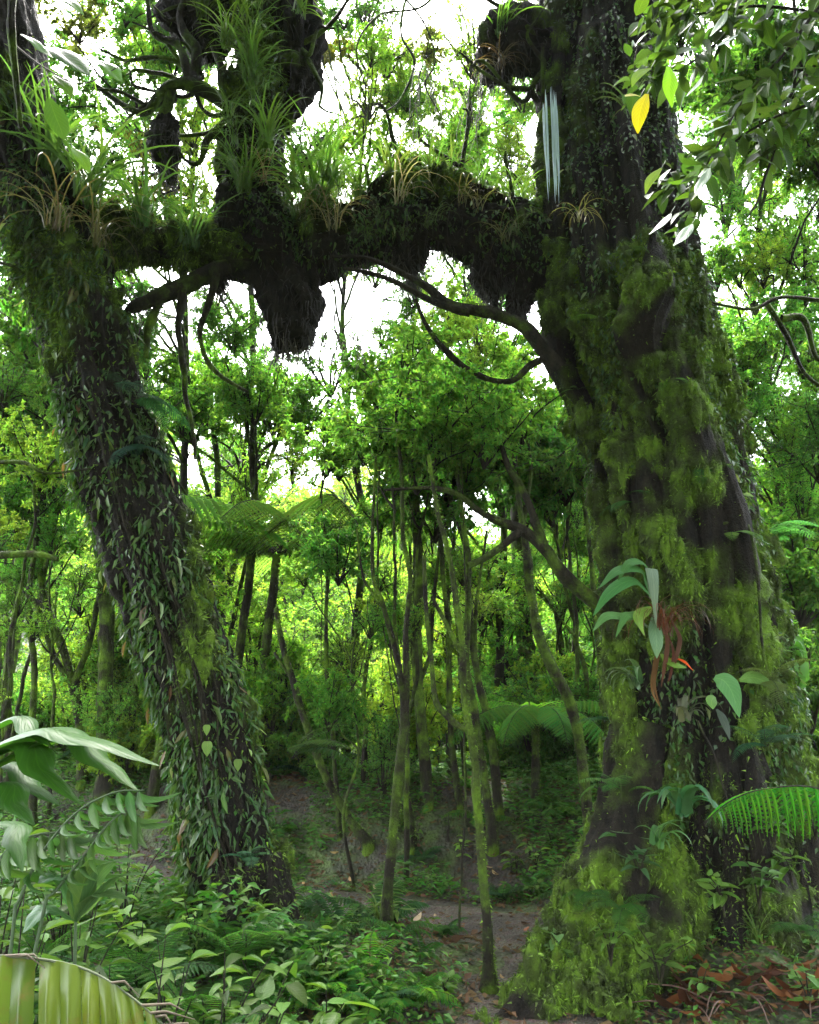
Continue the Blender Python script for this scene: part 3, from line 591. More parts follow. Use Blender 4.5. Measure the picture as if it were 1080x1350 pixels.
mid = [
 ('slender_tree', 'slender mossy stem beside the path that forks low, its foot in a tuft of grass', [(511, 1232, 9), (516, 1130, 8.5), (527, 1010, 8), (533, 955, 7), (537, 880, 6), (536, 830, 5), (541, 760, 4), (530, 700, 3.5), (527, 630, 3), (520, 540, 2.5)],
   [(520, 540, .3, 'airy', .6, 'bright'), (600, 520, .6, 'airy', .5, 'bright'), (560, 590, .2, 'airy', .5, 'bright')], [[(533, 955, 6), (526, 890, 5), (515, 840, 5), (503, 795, 4), (492, 750, 3), (497, 600, 2)], [(505, 800, 3), (490, 780, 2.5), (478, 760, 2), (470, 700, 1.5)]]),
 ('slender_tree', 'tall thin stem with swollen dark foot planted right at the path edge', [(643, 1308, 11), (641, 1260, 10), (637, 1190, 8), (632, 1100, 7.5), (624, 1000, 7), (612, 930, 6.5), (607, 850, 6), (598, 780, 5), (589, 720, 4), (576, 665, 3.5), (565, 600, 3)],
   [(575, 560, .5, 'airy', .5, 'bright'), (640, 560, .4, 'airy', .45, 'bright')], [[(615, 962, 5), (590, 944, 6), (574, 925, 5), (568, 870, 4), (562, 800, 3.5), (560, 730, 3)], [(608, 860, 4), (598, 840, 4), (585, 815, 3.5), (572, 790, 3)]]),
 ('slender_tree', 'mossy stem growing just behind the path-edge tree and crossing it', [(650, 1125, 8), (642, 1060, 7.5), (632, 1000, 7), (622, 930, 7), (615, 870, 6), (619, 800, 5), (618, 740, 5), (610, 690, 4), (600, 600, 3)], [(600, 590, .5, 'airy', .8, 'mid'), (650, 500, .8, 'airy', .6, 'bright')], []),
 ('slender_tree', 'dark stem rising between the fern tree and the crossing mossy stems', [(656, 1078, 7), (650, 1000, 7), (641, 945, 7), (632, 900, 6), (625, 840, 6), (616, 780, 5), (612, 720, 4), (592, 650, 4), (590, 560, 3)], [(590, 540, .5, 'airy', .9, 'mid')], [[(628, 860, 3), (630, 800, 3), (637, 740, 2), (640, 700, 2)]]),
 ('slender_tree', 'thick shadowed stem standing behind the forked mossy stem', [(563, 1065, 8), (557, 960, 9), (552, 880, 8), (553, 780, 8), (549, 700, 7), (545, 600, 5), (540, 520, 4)], [(540, 520, 0, 'airy', .8, 'bright'), (620, 580, .8, 'airy', .9, 'mid')], [[(553, 900, 4), (566, 860, 3), (570, 800, 3), (580, 700, 2)]]),
 ('slender_tree', 'straight thin stem halfway between two thicker mossy stems on the bank', [(607, 1068, 5), (596, 990, 5), (592, 900, 4.5), (592, 830, 4.5), (584, 760, 4), (580, 660, 3)], [(580, 640, 0, 'airy', .8, 'mid')], []),
 ('curved_tree', 'curving moss-green trunk leaning left from the bank near the massive tree', [(782, 1132, 10), (773, 1070, 9), (766, 990, 9.5), (752, 930, 9.5), (728, 885, 9), (713, 840, 8.5), (702, 780, 8), (694, 730, 7), (684, 660, 5), (675, 560, 4)],
   [(675, 540, 0, 'airy', .6, 'bright'), (720, 620, .8, 'airy', .8, 'mid')], [[(700, 770, 4), (690, 700, 4), (700, 620, 3), (690, 540, 2)]]),
 ('curved_tree', 'thin arching stem behind the curving moss-green trunk', [(775, 1010, 6), (764, 955, 6), (755, 900, 6), (741, 860, 5.5), (736, 810, 5), (722, 790, 4.5), (704, 775, 4), (690, 740, 3)], [(700, 640, .5, 'airy', .9, 'mid')], []),
 ('slender_tree', 'stem standing tight against the left edge of the massive trunk', [(822, 1050, 7), (806, 980, 7), (796, 920, 7), (792, 860, 6), (784, 790, 5), (775, 700, 4), (760, 600, 3)], [(750, 600, 0, 'airy', .7, 'mid')], []),
 ('slender_tree', 'pencil-thin dark stem just left of the massive trunk', [(750, 1000, 4), (752, 920, 4), (756, 840, 4), (752, 760, 3.5), (748, 680, 3)], [(748, 640, 0, 'fine', .8, 'mid')], [[(756, 850, 3), (764, 800, 3), (762, 740, 2)]]),
 ('broad_tree', 'broad mossy tree behind the fern tree, half hidden by leaves', [(702, 1010, 17), (697, 900, 15), (690, 800, 14), (684, 700, 13), (680, 600, 11), (670, 450, 8)], [(670, 480, 0, 'airy', .8, 'bright'), (620, 420, .5, 'airy', .7, 'bright'), (740, 560, .5, 'airy', .7, 'bright')], []),
 ('leaning_tree', 'bare mossy stem leaning left from the bank towards the umbrella tree fern', [(485, 1122, 8), (460, 1082, 7), (432, 1030, 7), (402, 950, 6), (386, 900, 5.5), (372, 850, 5), (364, 800, 4)], [], [[(386, 900, 3), (372, 880, 3), (360, 860, 2)]]),
 ('slender_tree', 'short crooked stub of a stem behind the forked mossy stem', [(545, 1125, 5), (542, 1075, 5), (532, 1040, 4), (524, 1020, 3)], [], []),
 ('mossy_tree', 'evenly mossy upright trunk behind the leaning trunk at the left', [(139, 1062, 12), (139, 980, 12), (141, 900, 12.5), (141, 830, 13), (137, 760, 12), (128, 680, 11), (120, 560, 9), (110, 400, 7)], [(80, 480, .5, 'airy', 1.1, 'mid'), (150, 620, 1., 'airy', .8, 'mid'), (60, 620, .8, 'fine', .9, 'bright')], []),
 ('forked_tree', 'dark forked stem whose limbs cross behind the ginger leaves', [(108, 1035, 8), (103, 960, 8), (97, 905, 7), (85, 860, 7), (62, 800, 6), (53, 740, 5.5), (58, 650, 5), (62, 560, 4), (28, 450, 3)], [(30, 560, .4, 'airy', .9, 'mid'), (60, 440, .3, 'dense', .7, 'dark')],
   [[(97, 905, 6), (112, 860, 5), (126, 810, 4.5), (132, 760, 4), (120, 680, 3)], [(62, 800, 5), (40, 790, 5), (15, 770, 4), (-20, 755, 4)], [(97, 905, 5), (72, 862, 5), (50, 800, 4), (30, 790, 4), (10, 850, 3)], [(58, 760, 4), (70, 700, 4), (85, 640, 3), (80, 600, 3)]]),
 ('slender_tree', 'dark straight stem near the left edge, left of the forked stem', [(16, 1010, 7), (10, 900, 7), (22, 780, 6), (26, 640, 5.5), (20, 480, 5), (10, 300, 4)], [(0, 520, 0, 'dense', .9, 'mid'), (30, 380, .4, 'airy', .8, 'mid')], []),
 ('slender_tree', 'thin dark stem between the ginger leaves and the mossy upright trunk', [(42, 1095, 6), (42, 1000, 6), (46, 900, 5), (36, 800, 5), (48, 700, 4), (40, 600, 3)], [(30, 660, 0, 'airy', .6, 'mid')], []),
 ('slender_tree', 'short dark stem between the mossy upright trunk and the leaning trunk', [(170, 1035, 6), (172, 960, 6), (178, 900, 5), (190, 840, 4), (200, 760, 3)], [(210, 720, .4, 'airy', .7, 'bright')], []),
 ('bushy_tree', 'bushy tree of many twisted bare stems left of the umbrella tree fern', [(300, 1000, 8), (296, 900, 7), (292, 800, 7), (290, 700, 6), (285, 600, 5), (275, 500, 4)], [(280, 520, 0, 'airy', .9, 'mid'), (360, 520, 0, 'airy', .9, 'mid'), (330, 590, .4, 'bare', .9, 'mid')],
   [[(292, 800, 5), (320, 700, 4), (350, 620, 4), (380, 540, 3)], [(292, 780, 4), (300, 680, 4), (340, 600, 3), (400, 560, 3), (430, 520, 2)], [(290, 700, 4), (265, 620, 4), (250, 560, 3), (255, 500, 2)], [(292, 820, 4), (310, 740, 4), (318, 640, 3), (330, 520, 2)]]),
]
for i, (nm, lb, rows, cr, fk) in enumerate(mid): stem_tree(nm, lb, rows, cr, fk, seed=300+i)

# more thin saplings, each with its own twigs and small crowns
for i in range(42):
    Y = rnd.uniform(6.3, 10.5); px = rnd.choice((rnd.uniform(440, 800), rnd.uniform(440, 800), rnd.uniform(380, 640), rnd.uniform(-10, 130))); X = (px-540)/FPX*Y
    if path_dist(np.array([X]), np.array([Y]))[0] < .4 or 200 < px < 450 or (650 < px < 760 and Y < 9): continue
    lean = rnd.uniform(-.09, .09); z0 = hz(X, Y); H = rnd.uniform(2.6, 4.6); P = np.array([(X+lean*h*H+rnd.uniform(-.06, .06), Y+rnd.uniform(-.1, .1), z0+h*H) for h in (0, .2, .4, .6, .8, 1)]); P[0] = (X, Y, z0-.1)
    t = thing('sapling', 'thin mossy sapling on the bank', 'sapling', (X, Y, z0), 'thin saplings on the bank'); n = 60; r0 = rnd.uniform(.012, .026); Q = meander(P, n, .06, 2., 900+i); V, F = tube(Q, np.r_[r0*2, r0*1.4, np.linspace(r0*1.1, r0*.35, n-2)], 7, .35, i); link('trunk', Geo().add(V-np.array(t.location), F).mesh('trunk', M_STEM), t)
    for k in range(rnd.randint(2, 4)):
        j = rnd.randint(14, 56); a = rnd.uniform(0, 6.28); l = rnd.uniform(.3, .8); e = Q[j]+[math.cos(a)*l*.6, math.sin(a)*l*.5, l]; B = meander([Q[j], (Q[j]+e)/2+[0, 0, -.06], e], 16, .05, 3, i*7+k); V, F = tube(B, np.linspace(r0*.6, r0*.2, 16), 5, .3, k); link('branch', Geo().add(V-np.array(t.location), F).mesh('branch', M_STEM), t)
        if clear(e, .3): crown(t, rnd.choice(('bare', 'bare', 'airy')), e, rnd.uniform(.2, .34), vary(GREEN[rnd.choice(('bright', 'yellow', 'bright'))], .2))
    crown(t, 'airy', Q[-1], rnd.uniform(.3, .5), vary(GREEN[rnd.choice(('bright', 'yellow'))], .2))

# ---- ferns
def frond_geo(C, up, plen, npin=26, detail=True, pw=.17, droop=.25, taper=None):
    """frond along the curve C; pinnae hang from both sides"""
    C = spline(C, 60); T = nz(np.gradient(C, axis=0)); g = Geo(); L = np.sum(np.linalg.norm(np.diff(C, axis=0), axis=1))
    g.add(*tube(C, np.linspace(.0045, .0015, 60)*max(1, L), 4), m=1)
    P = []; D = []; U_ = []; LL = []
    for i in range(npin):
        t = .10+.9*(i/(npin-1)); k = min(59, int(t*59)); pl = plen*(np.sin(min(1, (t+.08)*1.15)*math.pi)**.6 if t < .9 else .45*(1.02-t)/.12)*1.0
        pl = plen*max(.06, (min(1, t*4.5)**.6)*(1-t**3.2))
        for s in (-1, 1):
            side = nz(np.cross(T[k], up))*s; d = nz(side*1.0+T[k]*.35+np.array((0, 0, -droop)))
            P.append(C[k]); D.append(d); U_.append(up); LL.append(pl*R.uniform(.9, 1.08))
    P = np.array(P); D = np.array(D); LL = np.array(LL); U_ = np.array(U_)
    if not detail:
        V, F, _ = leaves(T_SMALL, P, D, U_, LL, LL*pw); g.add(V, F)
    else:
        V, F, _ = leaves(T_LONG, P, D, U_, LL, LL*pw*.42, droop*.6); g.add(V, F); nn_ = np.cross(nz(np.cross(D, U_)), D)
        m = 11; q = np.linspace(.04, .97, m); PP = []; DD = []; UU = []; L2 = []
        for s in (-1, 1):
            sd_ = nz(np.cross(D, U_))*s
            for x in q:
                PP.append(P+D*(LL*x)[:, None]-nn_*(LL*x*x*droop*.3)[:, None]); DD.append(nz(sd_+D*.45)); UU.append(U_); L2.append(LL*pw*.62*(1-x**2.2+.06))
        PP = np.concatenate(PP); DD = np.concatenate(DD); UU = np.concatenate(UU); L2 = np.concatenate(L2)
        V, F, _ = leaves(T_CROWN, PP, DD, UU+R.normal(0, .12, UU.shape), L2, np.repeat([1], len(L2))*L2*.0+np.tile(LL, 2*m)/m*.8); g.add(V, F)
        g.add(*tube(np.array([[0, 0, 0], [0, 0, .001]]), .0001, 3), m=1)
        for p, d, l in zip(P, D, LL):
            Q = np.array([p, p+d*l*.5+[0, 0, -l*.25*droop*.6], p+d*l+[0, 0, -l*droop*.6]]); g.add(*tube(Q, [.0016, .0012, .0004], 3), m=1)
    return g
def unit_frond(seed, arch, plen=.24, npin=26, detail=True, pw=.2, droop=.2):
    t = np.linspace(0, 1, 8); a = .95-t*arch; C = np.c_[np.r_[0, np.cumsum(np.cos(a[:-1]))/7], .04*np.sin(t*3+seed), np.r_[0, np.cumsum(np.sin(a[:-1]))/7]]
    return frond_geo(C, UP, plen, npin, detail, pw, droop).mesh('frond', [M_FERN, M_TWIG], False)
FR = [unit_frond(1, 1.5), unit_frond(2, 2.0), unit_frond(3, 1.2, .2)]
FRS = [unit_frond(4, 1.6, .26, 20, False, .28), unit_frond(5, 2.1, .22, 22, False, .28), unit_frond(6, 1.3, .2, 18, False, .3)]
FRT = [unit_frond(7, 1.25, .22, 30, True, .24, .5), unit_frond(8, 1.55, .24, 30, True, .24, .6)]
def fern(label, P, n, s, col, meshes=FRS, group=None, spread=(0, 6.28), tilt=(-.3, .3), name='fern', parent=None):
    t = parent or thing(name, label, 'fern', tuple(P), group)
    for i in range(n):
        a = spread[0]+(spread[1]-spread[0])*(i+rnd.uniform(.2, .8))/n
        o = link('frond', meshes[rnd.randrange(len(meshes))], t, vary(col, .2), Vector(P)-t.location, (0, rnd.uniform(*tilt), a), s*rnd.uniform(.75, 1.15)); 
    return t
# the umbrella tree fern in the middle left
t, Q = stem_tree('tree_fern', 'umbrella-shaped tree fern with a dark slim trunk in the middle distance', [(345, 1020, 9), (345, 930, 9), (349, 870, 8), (356, 810, 7.5), (361, 770, 7), (365, 732, 7)], seed=401, amp=.01, cat='tree fern')
top = at(365, 728, Q[-1][1])
for i in range(11):
    a = i*2*math.pi/11+.1; link('frond', FRT[i % 2], t, vary((.12, .26, .05), .12), Vector(top)-t.location, (0, rnd.uniform(.28, .5), a), rnd.uniform(1.9, 2.4))
t, Q = stem_tree('tree_fern', 'small tree fern with short dark trunk standing on the bank', [(706, 1064, 7), (706, 1000, 6.5), (705, 942, 6)], seed=402, amp=.01, cat='tree fern')
top = at(705, 940, Q[-1][1])
for i in range(11):
    a = i*2*math.pi/11+.3; link('frond', FRT[i % 2], t, vary((.07, .2, .03), .12), Vector(top)-t.location, (0, rnd.uniform(.4, .7), a), rnd.uniform(.9, 1.15))

# ---- far trees, placed where the forest stands, leaving the openings
def far_tree(x, y, h, kind, col, label, group, ncr=3, s=1.6, gaps=True):
    z = hz(x, y); cs = []
    for k in range(ncr):
        P = (x+rnd.uniform(-.8, .8)*s*.7, y+rnd.uniform(-.6, .6)*s, z+h*(1-.72*k/max(1, ncr-1) if ncr > 1 else 1)); ss = s*rnd.uniform(.75, 1.1)
        if not gaps or clear(P, ss): cs.append((P, ss))
    if not cs: return False
    t = thing('forest_tree', label, 'tree', (x, y, z), group)
    n = 14; top = np.array(cs[0][0]); Q = meander([[x, y, z-.3], [x+rnd.uniform(-.3, .3), y, z+h*.35], top], n, .25, .5, rnd.randrange(999)); r0 = .02+.007*h
    V, F = tube(Q, np.linspace(r0, .02, n), 7, .3, 1); link('trunk', Geo().add(V-np.array((x, y, z)), F).mesh('trunk', M_STEM), t)
    for P, ss in cs: crown(t, kind, P, ss, vary(GREEN[col], .2), sq=rnd.uniform(.8, 1.05))
    return True
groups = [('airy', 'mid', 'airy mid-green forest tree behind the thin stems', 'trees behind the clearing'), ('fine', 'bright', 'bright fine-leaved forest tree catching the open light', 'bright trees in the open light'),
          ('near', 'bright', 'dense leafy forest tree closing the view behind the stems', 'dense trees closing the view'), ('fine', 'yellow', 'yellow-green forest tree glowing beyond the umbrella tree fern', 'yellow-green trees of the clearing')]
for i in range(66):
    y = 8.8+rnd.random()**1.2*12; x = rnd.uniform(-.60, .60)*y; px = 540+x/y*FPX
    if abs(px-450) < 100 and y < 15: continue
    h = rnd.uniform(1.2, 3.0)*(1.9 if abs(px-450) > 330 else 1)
    gk = 3 if (abs(px-450) < 190 and rnd.random() < .7) or rnd.random() < .15 else rnd.choice((0, 1, 1, 1, 2, 0))  # the clearing's glow is put into a yellow-green leaf colour
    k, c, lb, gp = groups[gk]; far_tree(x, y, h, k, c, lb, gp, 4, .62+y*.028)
for i in range(60):
    y = 20+rnd.random()*20; x = rnd.uniform(-.60, .60)*y; px = 540+x/y*FPX
    far_tree(x, y, rnd.uniform(3, 7.5) if abs(px-450) > 150 else rnd.uniform(2, 5), 'fine' if rnd.random() < .7 else 'dense', rnd.choice(('bright', 'yellow', 'mid')) if abs(px-450) > 150 else 'yellow', 'tree on the distant slope blurred by humid air', 'trees on the distant slope', 3, rnd.uniform(1.6, 2.6))  # yellow leaves towards the clearing carry its glow in their colour
# tall trees whose crowns hang in the upper part of the picture: each crown on a limb of its tree
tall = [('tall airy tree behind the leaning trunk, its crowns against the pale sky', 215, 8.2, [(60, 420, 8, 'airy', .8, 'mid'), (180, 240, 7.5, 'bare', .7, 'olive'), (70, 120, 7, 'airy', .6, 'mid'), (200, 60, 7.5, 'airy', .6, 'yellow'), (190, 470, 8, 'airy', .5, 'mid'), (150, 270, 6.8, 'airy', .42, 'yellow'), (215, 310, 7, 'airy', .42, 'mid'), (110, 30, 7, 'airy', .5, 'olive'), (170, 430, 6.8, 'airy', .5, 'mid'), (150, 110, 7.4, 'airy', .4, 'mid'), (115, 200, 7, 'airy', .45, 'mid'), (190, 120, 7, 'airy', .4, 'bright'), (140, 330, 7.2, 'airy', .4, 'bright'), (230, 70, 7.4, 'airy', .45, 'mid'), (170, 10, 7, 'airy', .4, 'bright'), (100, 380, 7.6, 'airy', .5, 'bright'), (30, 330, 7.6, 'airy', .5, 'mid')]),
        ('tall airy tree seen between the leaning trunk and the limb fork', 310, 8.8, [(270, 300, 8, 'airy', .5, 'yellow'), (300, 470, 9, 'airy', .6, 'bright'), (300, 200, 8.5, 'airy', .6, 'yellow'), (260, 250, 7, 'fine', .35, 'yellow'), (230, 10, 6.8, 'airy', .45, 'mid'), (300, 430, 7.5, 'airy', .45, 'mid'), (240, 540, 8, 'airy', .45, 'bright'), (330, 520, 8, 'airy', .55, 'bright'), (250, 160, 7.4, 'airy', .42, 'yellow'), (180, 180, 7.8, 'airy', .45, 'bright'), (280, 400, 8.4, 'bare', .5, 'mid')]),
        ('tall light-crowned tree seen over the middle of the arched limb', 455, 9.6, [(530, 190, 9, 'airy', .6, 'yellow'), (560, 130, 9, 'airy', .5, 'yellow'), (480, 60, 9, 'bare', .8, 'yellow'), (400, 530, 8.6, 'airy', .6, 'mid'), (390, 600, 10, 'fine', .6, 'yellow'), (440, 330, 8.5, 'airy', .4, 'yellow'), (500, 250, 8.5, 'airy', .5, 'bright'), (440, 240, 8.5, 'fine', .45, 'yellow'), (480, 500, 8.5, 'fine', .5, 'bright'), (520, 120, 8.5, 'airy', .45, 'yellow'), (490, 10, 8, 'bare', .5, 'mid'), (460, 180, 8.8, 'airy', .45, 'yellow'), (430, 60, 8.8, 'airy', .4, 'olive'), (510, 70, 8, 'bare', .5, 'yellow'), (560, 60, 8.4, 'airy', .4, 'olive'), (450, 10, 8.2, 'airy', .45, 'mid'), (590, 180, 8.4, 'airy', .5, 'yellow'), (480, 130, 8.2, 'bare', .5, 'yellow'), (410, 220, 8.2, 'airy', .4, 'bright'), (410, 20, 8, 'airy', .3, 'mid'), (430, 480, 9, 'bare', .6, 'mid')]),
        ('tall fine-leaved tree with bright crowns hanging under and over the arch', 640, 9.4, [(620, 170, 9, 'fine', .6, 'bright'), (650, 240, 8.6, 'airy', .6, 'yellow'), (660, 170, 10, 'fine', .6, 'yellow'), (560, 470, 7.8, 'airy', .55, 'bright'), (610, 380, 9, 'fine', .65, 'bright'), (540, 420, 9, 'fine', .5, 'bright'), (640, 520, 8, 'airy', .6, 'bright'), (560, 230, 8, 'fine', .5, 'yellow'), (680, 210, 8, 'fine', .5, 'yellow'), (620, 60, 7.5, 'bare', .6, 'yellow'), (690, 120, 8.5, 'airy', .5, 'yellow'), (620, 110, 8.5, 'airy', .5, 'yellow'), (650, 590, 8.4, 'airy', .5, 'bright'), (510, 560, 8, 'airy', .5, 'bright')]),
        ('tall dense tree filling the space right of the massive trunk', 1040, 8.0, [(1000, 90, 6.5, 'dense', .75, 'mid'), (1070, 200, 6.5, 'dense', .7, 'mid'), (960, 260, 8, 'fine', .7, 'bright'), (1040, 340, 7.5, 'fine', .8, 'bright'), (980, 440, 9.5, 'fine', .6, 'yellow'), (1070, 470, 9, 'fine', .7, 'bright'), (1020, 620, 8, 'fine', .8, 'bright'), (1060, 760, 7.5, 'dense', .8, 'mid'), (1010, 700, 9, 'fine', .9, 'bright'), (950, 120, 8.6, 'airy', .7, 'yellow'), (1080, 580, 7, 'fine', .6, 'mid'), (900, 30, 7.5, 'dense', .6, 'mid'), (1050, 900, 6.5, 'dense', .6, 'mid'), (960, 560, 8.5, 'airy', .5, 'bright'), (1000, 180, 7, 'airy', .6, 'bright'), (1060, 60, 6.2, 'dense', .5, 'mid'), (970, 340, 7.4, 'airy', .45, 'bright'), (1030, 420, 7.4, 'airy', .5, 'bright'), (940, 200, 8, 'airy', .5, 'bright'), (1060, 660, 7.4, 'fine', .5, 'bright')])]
for lb, px0, Y0, cs in tall:
    g0 = ground_at(px0, 1040); x0 = (px0-540)/FPX*Y0; z0 = hz(x0, Y0); t = thing('canopy_tree', lb, 'tree', (x0, Y0, z0)); n = 40
    Q = meander([[x0, Y0, z0-.3], [x0+.2, Y0, z0+2.6], [x0-.1, Y0+.2, z0+6], [x0+.2, Y0, z0+9.5]], n, .2, .5, int(px0)); V, F = tube(Q, np.linspace(.06, .02, n), 8, .3, 1); link('trunk', Geo().add(V-np.array(t.location), F).mesh('trunk', M_STEM), t)
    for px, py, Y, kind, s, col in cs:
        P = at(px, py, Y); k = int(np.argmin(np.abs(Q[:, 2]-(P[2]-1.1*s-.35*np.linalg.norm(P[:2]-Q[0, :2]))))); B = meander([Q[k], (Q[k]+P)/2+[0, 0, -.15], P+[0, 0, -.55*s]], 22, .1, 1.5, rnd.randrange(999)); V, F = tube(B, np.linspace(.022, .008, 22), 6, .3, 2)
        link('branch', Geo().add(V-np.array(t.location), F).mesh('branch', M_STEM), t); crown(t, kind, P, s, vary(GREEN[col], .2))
    TALL = globals().setdefault('TALL', []); TALL.append((px0, t, Q))
rf = random.Random(21)
for i in range(150):                                     # more small sprays of leaves on the tall trees
    px, py = rf.uniform(-20, 1100), rf.uniform(-60, 560); Y = rf.uniform(7, 10.5); s = rf.uniform(.26, .5); P = at(px, py, Y)
    if 720 < px < 900 or any((px-a)**2+(py-b)**2 < (c*.75+s*FPX/Y*.35)**2 for a, b, c in GAPS): continue
    px0, t, Q = min(TALL, key=lambda q: abs(q[0]-px)); k = int(np.argmin(np.abs(Q[:, 2]-(P[2]-1.1*s-.35*np.linalg.norm(P[:2]-Q[0, :2]))))); B = meander([Q[k], (Q[k]+P)/2+[0, 0, -.15], P+[0, 0, -.55*s]], 22, .14, 1.5, i); V, F = tube(B, np.linspace(.016, .006, 22), 5, .3, 2)
    link('branch', Geo().add(V-np.array(t.location), F).mesh('branch', M_STEM), t); crown(t, rf.choice(('airy', 'airy', 'bare', 'fine')), P, s, vary(GREEN[rf.choice(('bright', 'yellow', 'bright', 'mid'))], .2))
for i in range(26):
    px, py = rf.uniform(925, 1090), rf.uniform(230, 600); Y = rf.uniform(7, 9.5); s = rf.uniform(.3, .5); P = at(px, py, Y); px0, t, Q = TALL[-1]
    B = meander([Q[int(np.argmin(np.abs(Q[:, 2]-P[2]+1.)))], P+[.1, 0, -.7*s], P+[0, 0, -.5*s]], 18, .12, 1.5, i); V, F = tube(B, np.linspace(.014, .006, 18), 5, .3, 2)
    link('branch', Geo().add(V-np.array(t.location), F).mesh('branch', M_STEM), t); crown(t, rf.choice(('airy', 'fine')), P, s, vary(GREEN[rf.choice(('bright', 'yellow', 'bright'))], .2))
# shrubs on the bank and beyond
for i in range(130):
    y = rnd.uniform(7.4, 15); x = rnd.uniform(-.6, .6)*y; px = 540+x/y*FPX
    if path_dist(np.array([x]), np.array([y]))[0] < .8: continue
    s = rnd.uniform(.3, .62)*(.8+y*.03); z = hz(x, y)
    glow = 380 < px < 520 and y > 9  # shrubs in the bright clearing get its light as a yellower leaf colour
    t = thing('shrub', 'glowing yellow-green shrub in the clearing behind the leaning stem' if glow else ('dark leafy shrub on the bank among the thin stems' if px > 330 else 'leafy shrub behind the leaning trunk at the left'), 'shrub', (x, y, z),
              'yellow-green shrubs in the clearing' if glow else ('shrubs on the bank' if px > 330 else 'shrubs at the left'))
    for k in range(2): crown(t, rnd.choice(('dense', 'near', 'fine')) if not glow else 'fine', (x+rnd.uniform(-.3, .3), y+rnd.uniform(-.2, .2), z+s*(.6+.7*k)), s, vary(GREEN['yellow' if glow else rnd.choice(('mid', 'bright', 'yellow', 'bright'))], .2))

# ------------------------------------------------------------------ undergrowth
for i in range(125):                                      # ferns on the bank and by the path
    for _ in range(20):
        y = rnd.uniform(4.2, 9.5); x = rnd.uniform(-.55, .5)*y
        if path_dist(np.array([x]), np.array([y]))[0] > .42 and not (x > .9 and y < 5.8): break
    fern('low fern growing on the bank behind the path' if y > 6.3 else 'low fern at the foot of the leaning trunk by the path', (x, y, hz(x, y)), rnd.randint(5, 8), rnd.uniform(.2, .48), rnd.choice([(.035, .10, .02), (.05, .13, .025), (.03, .08, .03)]), FRS, 'ferns on the bank' if y > 6.3 else 'ferns beside the path')
for i in range(16):
    g_ = ground_at(rnd.uniform(385, 560), rnd.uniform(1245, 1345)); fern('low fern at the foot of the leaning trunk by the path', g_, rnd.randint(5, 8), rnd.uniform(.16, .3), rnd.choice([(.03, .11, .02), (.05, .15, .02)]), FRS, 'ferns beside the path')
def herb(label, P, h, nst, nlf, L, col, group=None, mesh='broad', lean=.35, name='leafy_plant', cat='plant'):
    t = thing(name, label, cat, tuple(P), group); g = Geo()
    for s in range(nst):
        a = rnd.uniform(0, 6.28); k = rnd.uniform(.3, 1)*lean; hh = h*rnd.uniform(.6, 1.1)
        C = spline(np.array([(0, 0, -.03), (math.cos(a)*k*hh*.3, math.sin(a)*k*hh*.3, hh*.55), (math.cos(a)*k*hh, math.sin(a)*k*hh, hh)]), 14); g.add(*tube(C, np.linspace(.006, .002, 14), 5))
        for j in range(nlf):
            f = int(13*(.25+.75*(j+1)/nlf)); b = a+j*2.4; d = np.array((math.cos(b), math.sin(b), rnd.uniform(-.25, .35)))
            leaf_obj(t, LEAFM[mesh][rnd.randrange(len(LEAFM[mesh]))], np.array(P)+C[f], d, (rnd.uniform(-.3, .3), rnd.uniform(-.3, .3), 1), L*rnd.uniform(.6, 1.15), vary(col, .25))
    link('stem', g.mesh('stem', M_TWIG), t, (.05, .07, .02)); return t
def atg(px, py): return ground_at(px, py)
# small-leaved cover (nobody could count it)
def cover(name, label, n, xs, ys, cond, L, col, hgt, T=T_TINY, w=.5, seed=0, mat=None):
    rng = np.random.default_rng(seed); x = rng.uniform(*xs, n); y = rng.uniform(*ys, n); m = cond(x, y)&(fbm(np.stack([x, y, x*0], -1), 1.6, 3, seed) > .43); x = x[m]; y = y[m]; n = len(x)
    hm = fbm(np.stack([x, y, x*0], -1), 1.3, 2, seed+4)**1.5*2; P = np.stack([x, y, height(x, y)+rng.uniform(0, 1, n)**1.3*hgt*hm], -1); a = rng.uniform(0, 6.28, n)
    V, F, U = leaves(T, P, np.stack([np.cos(a), np.sin(a), rng.uniform(-.3, .5, n)], -1), UP+rng.normal(0, .35, (n, 3)), L*rng.uniform(.5, 1.3, n), L*w*rng.uniform(.6, 1., n))
    return tag(link(name, Geo().add(V, F, uv=U).mesh(name, mat or M_COVER), None, col), label, 'ground cover', kind='stuff')
far = lambda x, y: path_dist(x, y) > .36
off_tree = lambda x, y: (path_dist(x, y) > .40)
cover('ground_cover', 'small green leaves covering the ground left of the leaning trunk', 24000, (-3.6, -.45), (2.3, 7.5), lambda x, y: (path_dist(x, y) > .5)&~((x > -1.)&(y > 4.4)), .085, (.035, .105, .014), .42, seed=1)
cover('ground_cover', 'low dark green leaves over the bank behind the path', 90000, (-5.5, 4.5), (6.1, 11), far, .07, GREEN['mid'], .22, seed=2, T=T_CROWN)
cover('ground_cover', 'low green leaves between the leaning trunk and the path', 3500, (-1.1, .45), (3.6, 6), lambda x, y: path_dist(x, y) > .42, .06, GREEN['mid'], .16, seed=3)
cover('ground_cover', 'leaves growing over the moss at the foot of the massive tree', 5000, (.9, 3.2), (3.9, 6), lambda x, y: path_dist(x, y) > .45, .04, GREEN['mid'], .12, seed=4)
cover('ground_cover', 'distant undergrowth spread beneath the forest trees', 26000, (-14, 14), (10, 24), lambda x, y: y > 9, .13, GREEN['mid'], .5, seed=5, T=T_CROWN, mat=M_CROWN)
